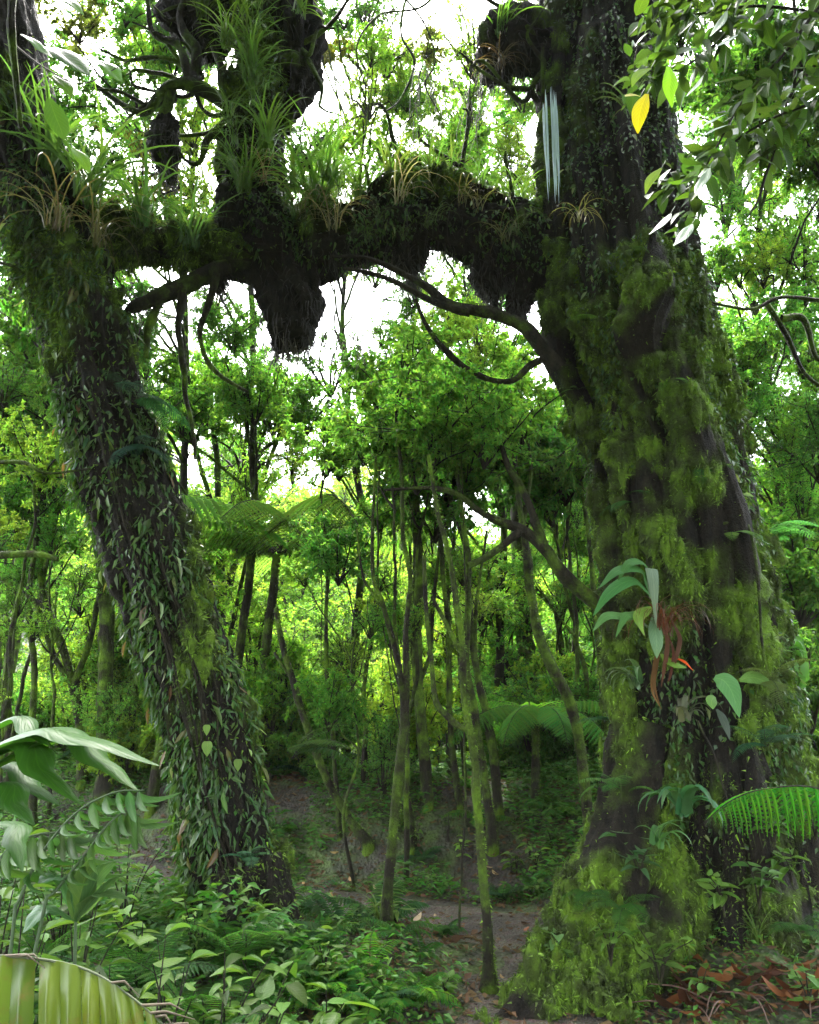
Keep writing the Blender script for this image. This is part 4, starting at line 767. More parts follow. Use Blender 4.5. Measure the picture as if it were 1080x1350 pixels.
# fallen leaves
rng = np.random.default_rng(12); n = 24000; x = rng.uniform(-3.5, 3.2, n); y = rng.uniform(3.2, 9.5, n); a = rng.uniform(0, 6.28, n); L = rng.gamma(4, .011, n); keep = (path_dist(x, y) > .33)|(rng.random(n) < .22); x, y, a, L = x[keep], y[keep], a[keep], L[keep]; n = len(x)
P = np.stack([x, y, height(x, y)+.012+rng.uniform(0, .012, n)], -1)
V, F, U = leaves(T_TINY, P, np.stack([np.cos(a), np.sin(a), rng.normal(0, .2, n)], -1), UP+rng.normal(0, .5, (n, 3)), L, L*.45, rng.uniform(-1.5, 1.5, n))
tag(link('fallen_leaves', Geo().add(V, F, uv=U).mesh('fallen_leaves', M_DRY), None, (.085, .055, .03)), 'brown fallen leaves strewn over the path and the bank', 'leaf litter', kind='stuff')
dry = unit_leaf('fallen_leaf', T_MED, 1, .5, M_DRY, -.8)
for px, py, L, c in [(435, 1130, .09, (.30, .24, .10)), (435, 1190, .10, (.28, .24, .10)), (466, 1168, .09, (.35, .26, .12)), (498, 1180, .07, (.35, .3, .18)), (657, 1160, .09, (.35, .30, .15)), (650, 1152, .07, (.32, .28, .15)), (545, 1224, .09, (.34, .3, .2)), (400, 1172, .05, (.3, .22, .1)), (420, 1205, .06, (.25, .2, .1)),
                  (715, 1245, .06, (.3, .16, .07)), (700, 1270, .07, (.25, .13, .06)), (730, 1262, .05, (.3, .2, .1)), (690, 1235, .05, (.2, .1, .05)), (600, 1330, .06, (.2, .14, .08)), (560, 1340, .07, (.2, .15, .1)), (575, 1215, .05, (.3, .25, .15)), (665, 1300, .05, (.3, .22, .12))]:
    g_ = ground_at(px, py); o = link('fallen_leaf', dry, None, c, g_+[0, 0, .035], (rnd.uniform(-.3, .3), rnd.uniform(-.2, .2), rnd.uniform(0, 6)), L)
    tag(o, 'pale fallen leaf lying on the bank or the path', 'leaf', 'pale fallen leaves on the path and bank')
# russet litter heaped at the right of the massive tree's foot
for i in range(90):
    px, py = rnd.uniform(890, 1085), rnd.uniform(1285, 1350); g_ = ground_at(px, py)
    o = link('fallen_leaf', dry, None, rnd.choice([(.06, .028, .010), (.11, .055, .016), (.045, .022, .009), (.16, .10, .035), (.03, .017, .008)]), g_+[0, 0, rnd.uniform(.02, .07)], (rnd.uniform(-.6, .6), rnd.uniform(-.5, .5), rnd.uniform(0, 6)), rnd.uniform(.06, .15))
    tag(o, 'russet dead leaf heaped at the foot of the massive tree', 'leaf', 'russet dead leaves at the bottom right')
for i in range(26):
    px, py = rnd.uniform(900, 1080), rnd.uniform(1290, 1345); g_ = ground_at(px, py); a = rnd.uniform(0, 6.28); l = rnd.uniform(.15, .4)
    Q = meander([g_+[0, 0, .02], g_+[math.cos(a)*l/2, math.sin(a)*l/2, .05], g_+[math.cos(a)*l, math.sin(a)*l, .02]], 8, .02, 3, i); V, F = tube(Q, np.linspace(.006, .002, 8), 5, .2)
    tag(link('twig', Geo().add(V, F).mesh('twig', M_ROOT), None, (.10, .05, .03)), 'thin dead twig in the russet litter', 'twig', 'dead twigs in the russet litter')

# ---- foreground plants, left
for i, (px, py, Y, h, ns_, nl, L, c) in enumerate([(30, 1200, 3.2, .45, 5, 7, .14, 'mid'), (110, 1190, 3.4, .5, 6, 7, .13, 'mid'), (190, 1200, 3.9, .45, 6, 8, .09, 'bright'), (260, 1215, 4.1, .5, 7, 9, .075, 'bright'), (150, 1250, 3.1, .35, 5, 7, .12, 'dark'), (230, 1270, 3.3, .35, 6, 7, .11, 'mid'),
        (60, 1260, 2.7, .35, 5, 6, .12, 'dark'), (300, 1290, 3.5, .3, 5, 7, .10, 'mid'), (10, 1130, 3.8, .5, 5, 7, .12, 'mid'), (90, 1120, 4.3, .5, 6, 8, .10, 'dark'), (170, 1120, 4.6, .45, 6, 8, .10, 'mid'), (350, 1320, 3.4, .22, 4, 6, .13, 'mid'), (290, 1330, 3.0, .25, 4, 6, .12, 'dark'), (200, 1320, 2.7, .3, 5, 6, .11, 'mid')]):
    P = at(px, py, Y); z = hz(P[0], P[1]); top = P[2]+.05; h = max(.25, top-z)
    herb(['tangled leafy herb in front of the leaning trunk', 'pale green leafy herb left of the leaning trunk'][c == 'bright'], (P[0], P[1], z), h, ns_, nl, L, GREEN[c], ['leafy herbs at the lower left', 'pale green herbs by the leaning trunk'][c == 'bright'], lean=.45)
for i in range(22):
    px, py = rnd.choice([(rnd.uniform(395, 600), rnd.uniform(1240, 1340)), (rnd.uniform(500, 620), rnd.uniform(1100, 1230)), (rnd.uniform(640, 760), rnd.uniform(1120, 1190))]); g_ = ground_at(px, py)
    if path_dist(np.array([g_[0]]), np.array([g_[1]]))[0] < .33: continue
    herb('small broad-leaved seedling beside the path', g_, rnd.uniform(.1, .22), 3, 4, rnd.uniform(.07, .12), rnd.choice([GREEN['mid'], GREEN['dark'], GREEN['bright']]), 'seedlings beside the path')
herb('low plant with broad bright leaves at the bottom edge left of the path', ground_at(350, 1400, .8), .35, 4, 5, .17, (.04, .13, .02), lean=.6)
herb('low plant with large glossy leaves at the bottom edge under the leaning trunk', ground_at(430, 1395, .8), .22, 4, 4, .17, (.05, .15, .02), lean=.7)
herb('lone bright seedling near the swollen foot of the path-edge stem', ground_at(588, 1318), .14, 3, 4, .11, (.06, .17, .03))
herb('leafy plant leaning over the path from the mossy buttress', (lambda q: q)(at(745, 1262, 4.5)), .12, 4, 5, .15, (.06, .16, .05), lean=1.1)
herb('small plant with glossy leaves growing on the buttress moss', at(845, 1160, 4.5), .22, 4, 5, .11, (.05, .13, .06), lean=.8)
herb('leafy plant sprouting low from the front of the massive tree', at(870, 1290, 4.2), .2, 4, 5, .10, GREEN['mid'], lean=.9)
herb('young plant with bright leaves in the russet litter', ground_at(925, 1330), .15, 3, 4, .10, (.05, .15, .03))
for i, (px, py, Y, lb) in enumerate([(1000, 1190, 4.3, 'dark'), (1045, 1160, 4.5, 'pale'), (1060, 1230, 4.2, 'glossy'), (955, 1200, 4.2, 'narrow'), (1020, 1110, 4.5, 'drooping'), (820, 1200, 4.4, 'little'), (805, 1265, 4.3, 'tiny'), (1075, 1100, 4.6, 'loose'), (780, 1180, 4.6, 'bright')]):
    if i % 3 == 2: fern(lb+' small fern sprouting on the roots of the massive tree', at(px, py, Y), 6, .26, (.035, .11, .02), FR, None, (2.4, 7.), (-.1, .6))
    else: herb(lb+' little plant sprouting on the roots of the massive tree', at(px, py, Y), .18, 4, 5, .10, rnd.choice([GREEN['mid'], (.03, .10, .02)]), lean=.9)
herb('small plant in the bottom right corner', ground_at(1068, 1338), .2, 3, 5, .12, (.05, .16, .03))
for px, py, lb in [(500, 1222, 'tuft of bright grass at the foot of the forked mossy stem'), (530, 1090, 'grass tuft beside the short crooked stub'), (1000, 1250, 'grass tuft on the shaded root right of the hollow')]:
    g_ = ground_at(px, py); t = thing('grass_tuft', lb, 'grass', tuple(g_))
    for k in range(26): link('blade', BLADES[k % 6], t, vary((.06, .13, .025)), None, (0, 0, rnd.uniform(0, 6.28)), rnd.uniform(.16, .36))

def big_leaf(root, C, W, col, n=30, m=9, fold=.35, sag=.15, mat=None, name='leaf', upv=(0, 0, 1), rows=None, wav=.0):
    C = spline(np.asarray(C, float), n); T = nz(np.gradient(C, axis=0)); t = np.linspace(0, 1, n)
    w = np.interp(t, *zip(*(rows or [(0, .12), (.12, .55), (.35, 1), (.6, .9), (.85, .45), (1, .01)])))*W*.5; w = np.convolve(np.pad(w, 2, 'edge'), np.ones(5)/5, 'valid'); w[-1] = .002
    S_ = nz(np.cross(T, np.array(upv, float))); N_ = np.cross(S_, T); y = np.linspace(-1, 1, m)
    V = C[:, None]+S_[:, None]*(y[None]*w[:, None])[..., None]+N_[:, None]*((np.abs(y)[None]*fold-y[None]**2*sag*2+wav*np.sin(t*26)[:, None]*np.abs(y)[None])*w[:, None])[..., None]
    U = np.stack([np.repeat(t[:, None], m, 1), np.repeat((y*.5+.5)[None], n, 0)], -1)
    me = Geo().add(V-np.array(root.location), gridF(n, m, False), uv=U).mesh(name, mat or M_LEAF); return link(name, me, root, col)
def stalk(root, C, r, col=(.04, .08, .02), name='stem', n=24):
    C = spline(np.asarray(C, float), n); V, F = tube(C, np.linspace(r, r*.4, n), 6); return link(name, Geo().add(V-np.array(root.location), F).mesh(name, M_ROOT), root, col)
# ginger
t = thing('ginger_plant', 'big glossy ginger leaves reaching in from the left edge', 'plant', (-1.7, 2.2, hz(-1.7, 2.2)))
base = np.array((-1.62, 2.3, 1.15)); stalk(t, [t.location, (-1.75, 2.25, .6), base], .02)
for rows, W in [([(-70, 1010), (20, 975), (110, 972), (212, 1010)], 46), ([(-60, 1000), (60, 978), (130, 1000), (182, 1042)], 34), ([(-70, 985), (10, 985), (55, 1015), (110, 1062)], 34), ([(-70, 1000), (-5, 1010), (40, 1035), (80, 1062)], 28), ([(-70, 1020), (-10, 1035), (20, 1060), (46, 1088)], 26), ([(-70, 960), (0, 955), (40, 965), (70, 985)], 22), ([(-60, 1060), (0, 1085), (20, 1110), (30, 1150)], 24)]:
    Y = 2.3+rnd.uniform(-.12, .12); C = [base-[.05, 0, .05]]+[at(a, b, Y-.1*i) for i, (a, b) in enumerate(rows[1:])]
    big_leaf(t, C, W*1.5*pm(60, 1000, 2.3), vary((.016, .085, .010), .15), fold=.3, sag=.25, wav=.06)
# zig-zag compound leaf
t = thing('compound_leaf_plant', 'arching plant with two rows of pleated leaflets below the ginger leaves', 'plant', (-1.35, 2.9, hz(-1.35, 2.9)))
for rr_, cc in (([(20, 1200), (52, 1130), (100, 1072), (150, 1045), (190, 1042)], (.025, .10, .02)), ([(60, 1190), (110, 1130), (140, 1090), (165, 1070), (185, 1075)], (.03, .10, .018)), ([(-20, 1170), (10, 1120), (50, 1100), (100, 1098)], (.03, .09, .02))):
    C = spline(np.array([at(a, b, 2.9+.05*i) for i, (a, b) in enumerate(rr_)]), 24); stalk(t, np.vstack([[t.location], C]), .006, name='stalk')
    for k in range(4, 24, 2):
        T = nz(C[min(23, k+1)]-C[k-1])
        for s in (-1, 1): leaf_obj(t, LEAFM['long'][k//2 % 3], C[k], nz(np.array((0, 0, -1.))*.9+T*.45+np.array((0, s*.8, 0))), (-.5, -.8*s, .4), rnd.uniform(.12, .17), vary(cc, .2), name='leaflet')
# mid-size leaves around (60..330, 1140..1300)
t = thing('broad_leaf_plant', 'plant with long arching pale-green leaves in front of the leaning trunk foot', 'plant', tuple(at(115, 1240, 3.0)*[1, 1, 0]+[0, 0, .05]))
b0 = at(100, 1215, 3.0); stalk(t, [t.location, b0], .012)
for e, mid_, W in [((180, 1135), (140, 1142), 26), ((195, 1152), (150, 1160), 20), ((50, 1165), (75, 1160), 40), ((30, 1230), (60, 1200), 36), ((170, 1185), (130, 1180), 30), ((120, 1130), (110, 1165), 26)]:
    big_leaf(t, [b0, at(*mid_, 2.95), at(*e, 2.9)], W*1.5*pm(60, 1150, 2.9), vary((.05, .13, .05), .2), wav=.05)
# palm leaf across the bottom left corner
t = thing('palm', 'large pleated yellow-green palm leaf with brown specks in the lower left corner', 'palm leaf', (-1.2, 1.5, hz(-1.2, 1.5)))
C = spline(np.array([at(-160, 1275, 1.5), at(-60, 1262, 1.5), at(30, 1262, 1.48), at(110, 1277, 1.45), at(170, 1312, 1.4), at(225, 1362, 1.35), at(260, 1420, 1.3)]), 61)
stalk(t, np.vstack([[t.location], [(-1.2, 1.55, .7)], C[0:1]]), .015)
stalk(t, C, .003, (.05, .07, .02), 'midrib', 40)
edges = [4, 8, 11.5, 15, 18.5, 22, 22.6, 26, 29.5, 33, 36.5, 40, 43, 43.5, 46.5, 49.5, 52.5, 55.5, 58, 60]
for i in range(len(edges)-1):                            # each leaflet is folded like an open book and frayed at its end
    a, b = edges[i], edges[i+1]
    if b-a < 1: continue
    na, nv = 9, 16; uu = np.linspace(a, b, na); Pm = np.stack([np.interp(uu, np.arange(61), C[:, q]) for q in range(3)], -1); v = np.linspace(0, 1, nv); ln = rnd.uniform(.85, 1.1)*(1-.3*a/60)
    dn = np.array((.13+.10*a/60, -.30+rnd.uniform(-.02, .02), -.40))*ln; s_ = np.linspace(-1, 1, na)[:, None]; fold = (1-np.abs(s_))*.018*np.minimum(1, v*5)[None]*(1-v[None]**3)*rnd.uniform(.7, 1.2)
    narrow = s_*(-.010)*v[None]**2.5*(b-a)*.5
    V = Pm[:, None]+v[None, :, None]*dn+np.array((0, 0, -1.))*(v[None, :, None]**2*.12)+narrow[..., None]*np.array((1, 0, 0))+fold[..., None]*np.array((0, -.65, .75))+((vnoise(np.stack([uu[:, None]*.7+0*v, v[None]*6+0*uu[:, None], 0*uu[:, None]+0*v], -1), 5)-.5)*.008)[..., None]*np.array((0, -.6, .7))
    U = np.stack([np.repeat((uu/60)[:, None], nv, 1), np.repeat(v[None], na, 0)], -1)
    link('leaflet', Geo().add(V-np.array(t.location), gridF(na, nv, False), uv=U).mesh('leaflet', M_PALM), t, vary((.05, .10, .012), .2))
for i in range(12):
    k = rnd.randint(4, 56); p = C[k]; l = rnd.uniform(.02, .06); V, F = tube(np.array([p, p+[rnd.uniform(.0, .05), -.01, .006], p+[l+.02, -.02, rnd.uniform(-.02, .004)]]), [.0025, .002, .0006], 4); link('dry_fibre', Geo().add(V-np.array(t.location), F).mesh('dry_fibre', M_ROOT), t, (.07, .05, .02))

# ---- ferns on and by the massive tree
t = thing('fern', 'long bright-green fern frond arching in from the right edge', 'fern', tuple(at(1120, 1120, 3.3)*[1, 1, 0]+[0, 0, .1]))
C = [at(1150, 1085, 3.35), at(1080, 1040, 3.3), at(1010, 1040, 3.25), at(965, 1055, 3.2), at(928, 1084, 3.15)]
link('frond', Geo.mesh(frond_geo(np.array(C)-np.array(t.location), nz((0, -.55, .8)), .20, 25, True, .17, .9), 'frond', [M_FERN, M_TWIG], False), t, (.05, .2, .02)); stalk(t, [t.location, (t.location[0]+.05, t.location[1], .7), C[0]], .008)
C2 = [at(1170, 1060, 3.6), at(1100, 1045, 3.6), at(1050, 1055, 3.55), at(1005, 1082, 3.5)]; link('frond', frond_geo(np.array(C2)-np.array(t.location), nz((0, -.55, .8)), .17, 20, True, .17, .9).mesh('frond', [M_FERN, M_TWIG], False), t, (.04, .15, .025))
def mini_fern(label, px, py, Y, n, s, col, spread=(2.2, 7.2), tilt=(-.2, .5)): return fern(label, at(px, py, Y), n, s, col, FR, None, spread, tilt)
mini_fern('dark bluish fern in the hollow above the arching bright frond', 1010, 985, 4.3, 6, .3, (.03, .10, .05))
mini_fern('pale fern fronds drooping beside the glossy pale-veined leaf', 1010, 905, 4.35, 5, .3, (.08, .13, .03))
mini_fern('light green fern sprouting from the left edge of the mossy buttress', 815, 1040, 4.5, 6, .28, (.06, .16, .04), (2.6, 5.))
mini_fern('small bright fern low on the mossy buttress under the bromeliad', 868, 1050, 4.4, 4, .2, (.07, .18, .03))
mini_fern('feathery bluish fern high on the right side of the leaning trunk', 178, 525, 4.75, 7, .42, (.025, .085, .05), (-2.2, 1.2), (.2, .9))
mini_fern('second bluish fern hanging below the feathery one on the leaning trunk', 185, 590, 4.75, 5, .34, (.022, .07, .045), (-2.4, .6), (.5, 1.1))
mini_fern('small fern jutting from the dark foot of the leaning trunk', 325, 1135, 4.55, 5, .2, (.035, .11, .05), (-2.6, .4))
mini_fern('fern frond spray behind the leaning stem near the umbrella tree fern', 385, 1000, 6.6, 5, .75, (.055, .13, .03), (-.9, .4), (-.1, .4))
mini_fern('bright green frond spray right of the massive trunk at mid height', 1000, 720, 5.3, 6, .5, (.05, .17, .05), (-1.4, 1.4), (-.1, .5))

# ---- bromeliad and strap-leaved plants on the massive tree
t = thing('bromeliad', 'bromeliad with drooping bluish leaves and rusty dead ones on the massive trunk', 'bromeliad', tuple(at(862, 800, 4.55)))
c0 = at(858, 790, 4.5)
for rows, W, c, nm in [([(858, 785), (845, 752), (815, 752), (790, 775)], 16, (.04, .13, .05), 'leaf'), ([(858, 785), (850, 745), (830, 742), (815, 765)], 14, (.04, .12, .04), 'leaf'), ([(858, 785), (835, 765), (805, 780), (782, 812)], 18, (.05, .15, .06), 'leaf'), ([(858, 790), (858, 750), (862, 770), (865, 825)], 15, (.12, .17, .12), 'leaf'),
                       ([(858, 800), (830, 812), (800, 812), (782, 832)], 15, (.05, .17, .05), 'leaf'), ([(858, 800), (840, 810), (825, 812), (812, 840)], 13, (.05, .17, .05), 'leaf'), ([(860, 800), (850, 805), (842, 815), (850, 838)], 16, (.09, .2, .03), 'leaf'), ([(862, 810), (864, 830), (866, 850), (866, 868)], 17, (.10, .2, .15), 'leaf'),
                       ([(875, 870), (890, 868), (902, 872), (914, 884)], 18, (.30, .09, .006), 'dead_leaf'), ([(872, 862), (882, 872), (890, 876), (905, 880)], 14, (.08, .2, .02), 'leaf'), ([(872, 830), (866, 870), (862, 900), (870, 930)], 20, (.06, .035, .012), 'dead_leaf'), ([(876, 820), (880, 850), (876, 880), (872, 905)], 18, (.06, .030, .012), 'dead_leaf'),
                       ([(884, 815), (896, 840), (893, 862), (889, 880)], 18, (.05, .027, .012), 'dead_leaf'), ([(868, 850), (862, 880), (860, 910), (872, 935)], 12, (.12, .07, .025), 'dead_leaf'), ([(880, 835), (888, 860), (884, 890), (880, 900)], 12, (.05, .022, .01), 'dead_leaf')]:
    C = [at(a, b, 4.5-.1*min(i, 2)+.03*(nm != 'leaf')) for i, (a, b) in enumerate(rows)]
    big_leaf(t, C, W*(1.15 if nm == 'leaf' else .36)*pm(860, 800, 4.4), vary(c, .12), 16, 7, upv=(0, -.7, .6), fold=.25, mat=M_DRY if nm != 'leaf' else None, name=nm)
t = thing('epiphyte', 'single large glossy leaf with pale veins and two small ones on the massive trunk', 'plant', tuple(at(940, 895, 4.4)))
for rows, W, c in [([(942, 893), (955, 898), (966, 915), (975, 946)], 26, (.07, .2, .08)), ([(942, 918), (938, 925), (940, 935)], 14, (.08, .22, .05)), ([(945, 935), (952, 945), (958, 960), (962, 975)], 10, (.05, .07, .06)), ([(975, 897), (990, 893), (1005, 897), (1022, 908)], 16, (.06, .16, .04))]:
    big_leaf(t, [at(a, b, 4.35-.04*i) for i, (a, b) in enumerate(rows)], W*1.2*pm(940, 900, 4.3), c, 16, 7, upv=(0, -.9, .3))
def strap_plant(label, px, py, Y, n, s, col, meshes=BLADES, az=(0, 6.28), name='strap_leaf_plant', lean=0., cat='epiphyte', seed=0):
    t = thing(name, label, cat, tuple(at(px, py, Y)))
    for k in range(n):
        o = link('leaf', meshes[k % len(meshes)], t, vary(col, .3), (rnd.uniform(-.05, .05)*s*2, rnd.uniform(-.05, .05)*s*2, rnd.uniform(-.02, .02)), (0, lean+rnd.uniform(-.25, .35), rnd.uniform(*az)), s*rnd.uniform(.55, 1.15))
    return t
WIDE = [blade_mesh(a, w, c) for a, w, c in ((2.6, .16, 0), (3., .14, .05), (2.2, .18, -.05), (3.2, .12, .05))]
strap_plant('plant with long drooping bluish-green leaves under the hollow of the massive tree', 905, 1075, 4.3, 10, .34, (.04, .12, .06), WIDE, (2.2, 5.8))
strap_plant('rosette of broad green leaves just left of the long drooping ones', 868, 1115, 4.35, 9, .24, (.05, .15, .05), WIDE)
strap_plant('drooping strap plant on the left flank below the bromeliad', 840, 905, 4.45, 12, .28, (.05, .11, .05), WIDE, (2., 4.6))
strap_plant('dull curling strap leaves under the single glossy leaf', 905, 950, 4.4, 9, .26, (.07, .09, .06), WIDE)
strap_plant('bright upright broad leaves beside the massive trunk at the right edge', 1050, 905, 4.9, 8, .42, (.05, .2, .03), WIDE, lean=-.5)
for px, py, Y, n, s, c, lb in [(415, 275, 4.95, 70, .62, (.05, .15, .025), 'large fountain of bright grass-like leaves on the bend of the arched limb'), (350, 200, 5.0, 44, .55, (.05, .13, .025), 'grass-like clump at the foot of the limb fork, left of the fountain'), (385, 250, 4.95, 34, .5, (.06, .15, .03), 'smaller grassy clump between fork and fountain'), (515, 245, 4.95, 34, .42, (.07, .13, .03), 'grassy clump with drooping pale ends on top of the arch'), (470, 262, 5.0, 26, .38, (.05, .12, .03), 'thin grassy clump left of the arch top'),
        (60, 225, 4.7, 50, .75, (.045, .13, .03), 'tall grassy clump on the top left of the leaning trunk'), (115, 265, 4.75, 50, .8, (.05, .14, .03), 'grassy clump spilling right from the leaning trunk'), (185, 300, 4.9, 44, .7, (.04, .12, .03), 'grassy clump along the branch between leaning trunk and fork'), (250, 325, 4.95, 40, .6, (.035, .10, .03), 'dark grassy clump midway on the linking branch'),
        (660, 45, 5.0, 30, .42, (.05, .15, .025), 'grassy tuft on the hanging root mass near the top'), (330, 110, 5.0, 60, .5, (.06, .16, .03), 'dense grassy sheaf on the left face of the rising fork'), (300, 60, 5.0, 50, .45, (.07, .16, .03), 'light grassy sheaf between the fork and the dark root mass'), (320, 250, 5.0, 60, .5, (.05, .14, .025), 'dense grassy sheaf low on the fork above the linking branch'), (435, 240, 4.9, 50, .6, (.06, .17, .03), 'tall bright grassy sheaf just right of the big fountain'), (570, 240, 4.95, 30, .35, (.06, .13, .03), 'low grassy tuft at the crown of the arch'), (330, 75, 5.0, 40, .45, (.06, .14, .03), 'grassy tuft on the green side of the rising fork'), (265, 20, 5.1, 40, .5, (.05, .11, .025), 'grassy tuft over the dark root mass at the top left'), (395, 20, 5.05, 30, .45, (.06, .15, .03), 'grassy tuft at the upper right of the rising fork'), (30, 160, 4.7, 24, .6, (.04, .12, .03), 'grassy tuft near the left edge of the leaning trunk top'),
        (830, 150, 4.6, 26, .42, (.05, .09, .04), 'thin dark grassy tuft high on the massive trunk behind the yellow leaf'), (300, 150, 5.0, 24, .4, (.06, .15, .03), 'small grassy tuft left of the rising fork'), (600, 225, 5.0, 20, .3, (.06, .10, .03), 'short brownish grassy tuft right of the arch top')]:
    strap_plant(lb, px, py, Y, n, s, c, BLADES, name='epiphyte_grass')
for px, py, Y, n, s, c, lb in [(75, 300, 4.55, 28, .75, (.13, .12, .05), 'brownish hanging strap leaves below the clumps on the leaning trunk'), (130, 320, 4.6, 22, .7, (.10, .11, .05), 'dry strap leaves drooping under the linking branch end'), (440, 300, 4.8, 22, .5, (.13, .13, .07), 'pale dry leaves hanging from the arched limb below the fountain'), (530, 265, 4.8, 18, .5, (.2, .2, .13), 'whitish dry leaves hanging from the arch top'), (345, 240, 4.9, 16, .4, (.14, .12, .07), 'dry leaves on the dark fork base'),
        (765, 290, 4.5, 16, .35, (.13, .14, .05), 'pale hanging strap leaves where limb meets massive trunk'), (660, 90, 4.95, 26, .4, (.06, .05, .03), 'dark root fringe hanging from the top root mass')]:
    strap_plant(lb, px, py, Y, n, s, c, DROOPS, name='hanging_plant')
strap_plant('rusty brown dead straps hanging under the bromeliad', 876, 835, 4.42, 60, .42, (.075, .035, .012), DROOPS, name='hanging_plant')

ORDN = 'leftmost second third fourth fifth sixth seventh eighth ninth tenth eleventh twelfth thirteenth fourteenth fifteenth sixteenth'.split()
for i in range(16):
    px = 392+i*20+rnd.uniform(-6, 6); py = 300-np.interp(px, [390, 450, 540, 640, 720], [10, 40, 62, 50, 20])+rnd.uniform(-6, 10)
    strap_plant(ORDN[i]+' small grassy tuft'+(' from the left' if i else '')+' along the top of the arched limb', px, py, 4.98, rnd.randint(12, 26), rnd.uniform(.22, .42), (.05, .14, .03), BLADES, name='epiphyte_grass')
for i in range(12):
    px = 400+i*26+rnd.uniform(-8, 8); strap_plant(ORDN[i]+' drooping leaf bunch'+(' from the left' if i else '')+' hanging on the front of the arched limb', px, rnd.uniform(262, 318), 4.85, rnd.randint(10, 20), rnd.uniform(.22, .42), rnd.choice([(.05, .10, .03), (.04, .09, .02), (.09, .10, .045)]), DROOPS, name='hanging_plant')
for i in range(10):
    py = 10+i*26; strap_plant(ORDN[i]+' green bunch'+(' from the top' if i else '').replace('leftmost', 'topmost')+' drooping down the rising fork', 318+rnd.uniform(-22, 40), py, 4.95, 20, rnd.uniform(.28, .45), (.05, .13, .03), DROOPS, name='hanging_plant')
for i, (px, py) in enumerate([(790, 420), (760, 520), (880, 500), (930, 620), (830, 660), (905, 740), (985, 800), (860, 960), (1020, 860), (800, 950), (835, 330), (960, 700)]):
    p = on_surface(S_RT, px, py); fern(ORDN[i]+' trunk fern'+(' down' if i else '')+' on the moss of the massive tree', p, rnd.randint(3, 6), rnd.uniform(.16, .28), rnd.choice([(.05, .14, .02), (.035, .11, .03), (.08, .17, .03)]), FR, 'ferns on the massive trunk', (2.4, 7.), (.2, .9))
for i in range(9):
    px, py, Y = rnd.uniform(-10, 380), rnd.uniform(1180, 1330), rnd.uniform(2.9, 4.2); P = at(px, py, Y); P[2] = hz(P[0], P[1])+.05
    fern('tall green fern', P, 7, rnd.uniform(.4, .6), rnd.choice([(.04, .13, .02), (.03, .10, .02), (.06, .16, .03)]), FR, 'tall ferns among the herbs', tilt=(-.5, 0))
# ---- hanging roots and lianas
def hang(label, pts, r, col, name='liana', cat='liana', group=None, seed=0, amp=.03, mat=None):
    P = np.array([at(a, b, Y) for a, b, Y in pts]); Q = meander(P, 40, amp, 2., seed); V, F = tube(Q-P[0], np.linspace(r, r*.5, 40), 5, .25, seed)
    return tag(link(name, Geo().add(V, F).mesh(name, mat or M_TWIG), None, col, tuple(P[0])), label, cat, group)
for i, (pts, r, lb) in enumerate([([(606, 1225, 4.9), (609, 1120, 4.95), (614, 1000, 5.), (613, 820, 5.1), (606, 600, 5.2)], .008, 'thin mossy liana hanging beside the path-edge stem'), ([(500, 600, 6.5), (499, 700, 6.5), (502, 800, 6.5), (516, 900, 6.5), (530, 980, 6.5)], .009, 'straight liana left of the forked mossy stem'), ([(424, 600, 7.), (425, 720, 7.), (423, 880, 7.)], .008, 'thin liana right of the umbrella tree fern'),
     ([(1045, -20, 3.6), (1048, 80, 3.6), (1040, 150, 3.6), (1018, 210, 3.6), (1000, 260, 3.6), (985, 285, 3.6)], .011, 'dark curving branchlet hanging at the upper right'), ([(540, -20, 5.2), (530, 40, 5.2), (548, 80, 5.2), (528, 130, 5.2), (505, 150, 5.2)], .012, 'twisted mossy twig dangling at the top centre'), ([(520, -20, 5.2), (560, 30, 5.2), (575, 80, 5.2), (560, 110, 5.2), (580, 150, 5.2)], .010, 'second dangling mossy twig just right of the twisted one'),
     ([(590, -30, 5.2), (555, 10, 5.2), (500, 20, 5.2), (470, 60, 5.2), (480, 110, 5.2)], .011, 'curling mossy twig crossing the bright sky at the top'), ([(1090, 396, 4.8), (1030, 392, 4.8), (990, 408, 4.8), (930, 398, 4.8)], .016, 'dark horizontal branch reaching the right edge'), ([(1010, 400, 5.), (1035, 440, 5.), (1060, 490, 5.), (1090, 515, 5.)], .022, 'thick dark limb slanting off the right edge'), ([(1030, 420, 5.), (1060, 420, 5.), (1075, 470, 5.), (1090, 480, 5.)], .028, 'dark mossy mass of limb at the right edge'),
     ([(-30, 738, 4.2), (10, 732, 4.2), (50, 732, 4.2), (76, 740, 4.2)], .026, 'short horizontal mossy branch stub at the left edge'), ([(-30, 612, 4.4), (30, 610, 4.4), (60, 625, 4.4), (120, 620, 4.6)], .014, 'dark horizontal branch above the mossy stub at the left'), ([(-20, 345, 4.6), (15, 352, 4.6), (40, 372, 4.7), (60, 380, 4.75)], .012, 'dark branch entering left beside the leaning trunk'), ([(20, -20, 4.), (15, 40, 4.), (18, 100, 4.2), (30, 170, 4.4)], .03, 'dark thick root at the top left corner'),
     ([(950, 690, 4.6), (985, 690, 4.6), (1000, 760, 4.5), (1005, 860, 4.5), (1030, 930, 4.5)], .012, 'thin root running down the right flank of the massive trunk'), ([(920, 950, 4.35), (940, 990, 4.3), (955, 1040, 4.3), (970, 1075, 4.3)], .006, 'pale thin aerial root hanging across the dark hollow')]):
    hang(lb, pts, r, (.06, .05, .03), 'branchlet' if i in (3, 4, 5, 6, 7, 8, 9, 10, 11, 12) else 'liana', 'branch' if 3 <= i <= 12 else 'liana', seed=i, amp=.02 if i < 14 else .01, mat=M_STEM if i not in (3, 15) else M_TWIG)
g = Geo(); rng = np.random.default_rng(60)
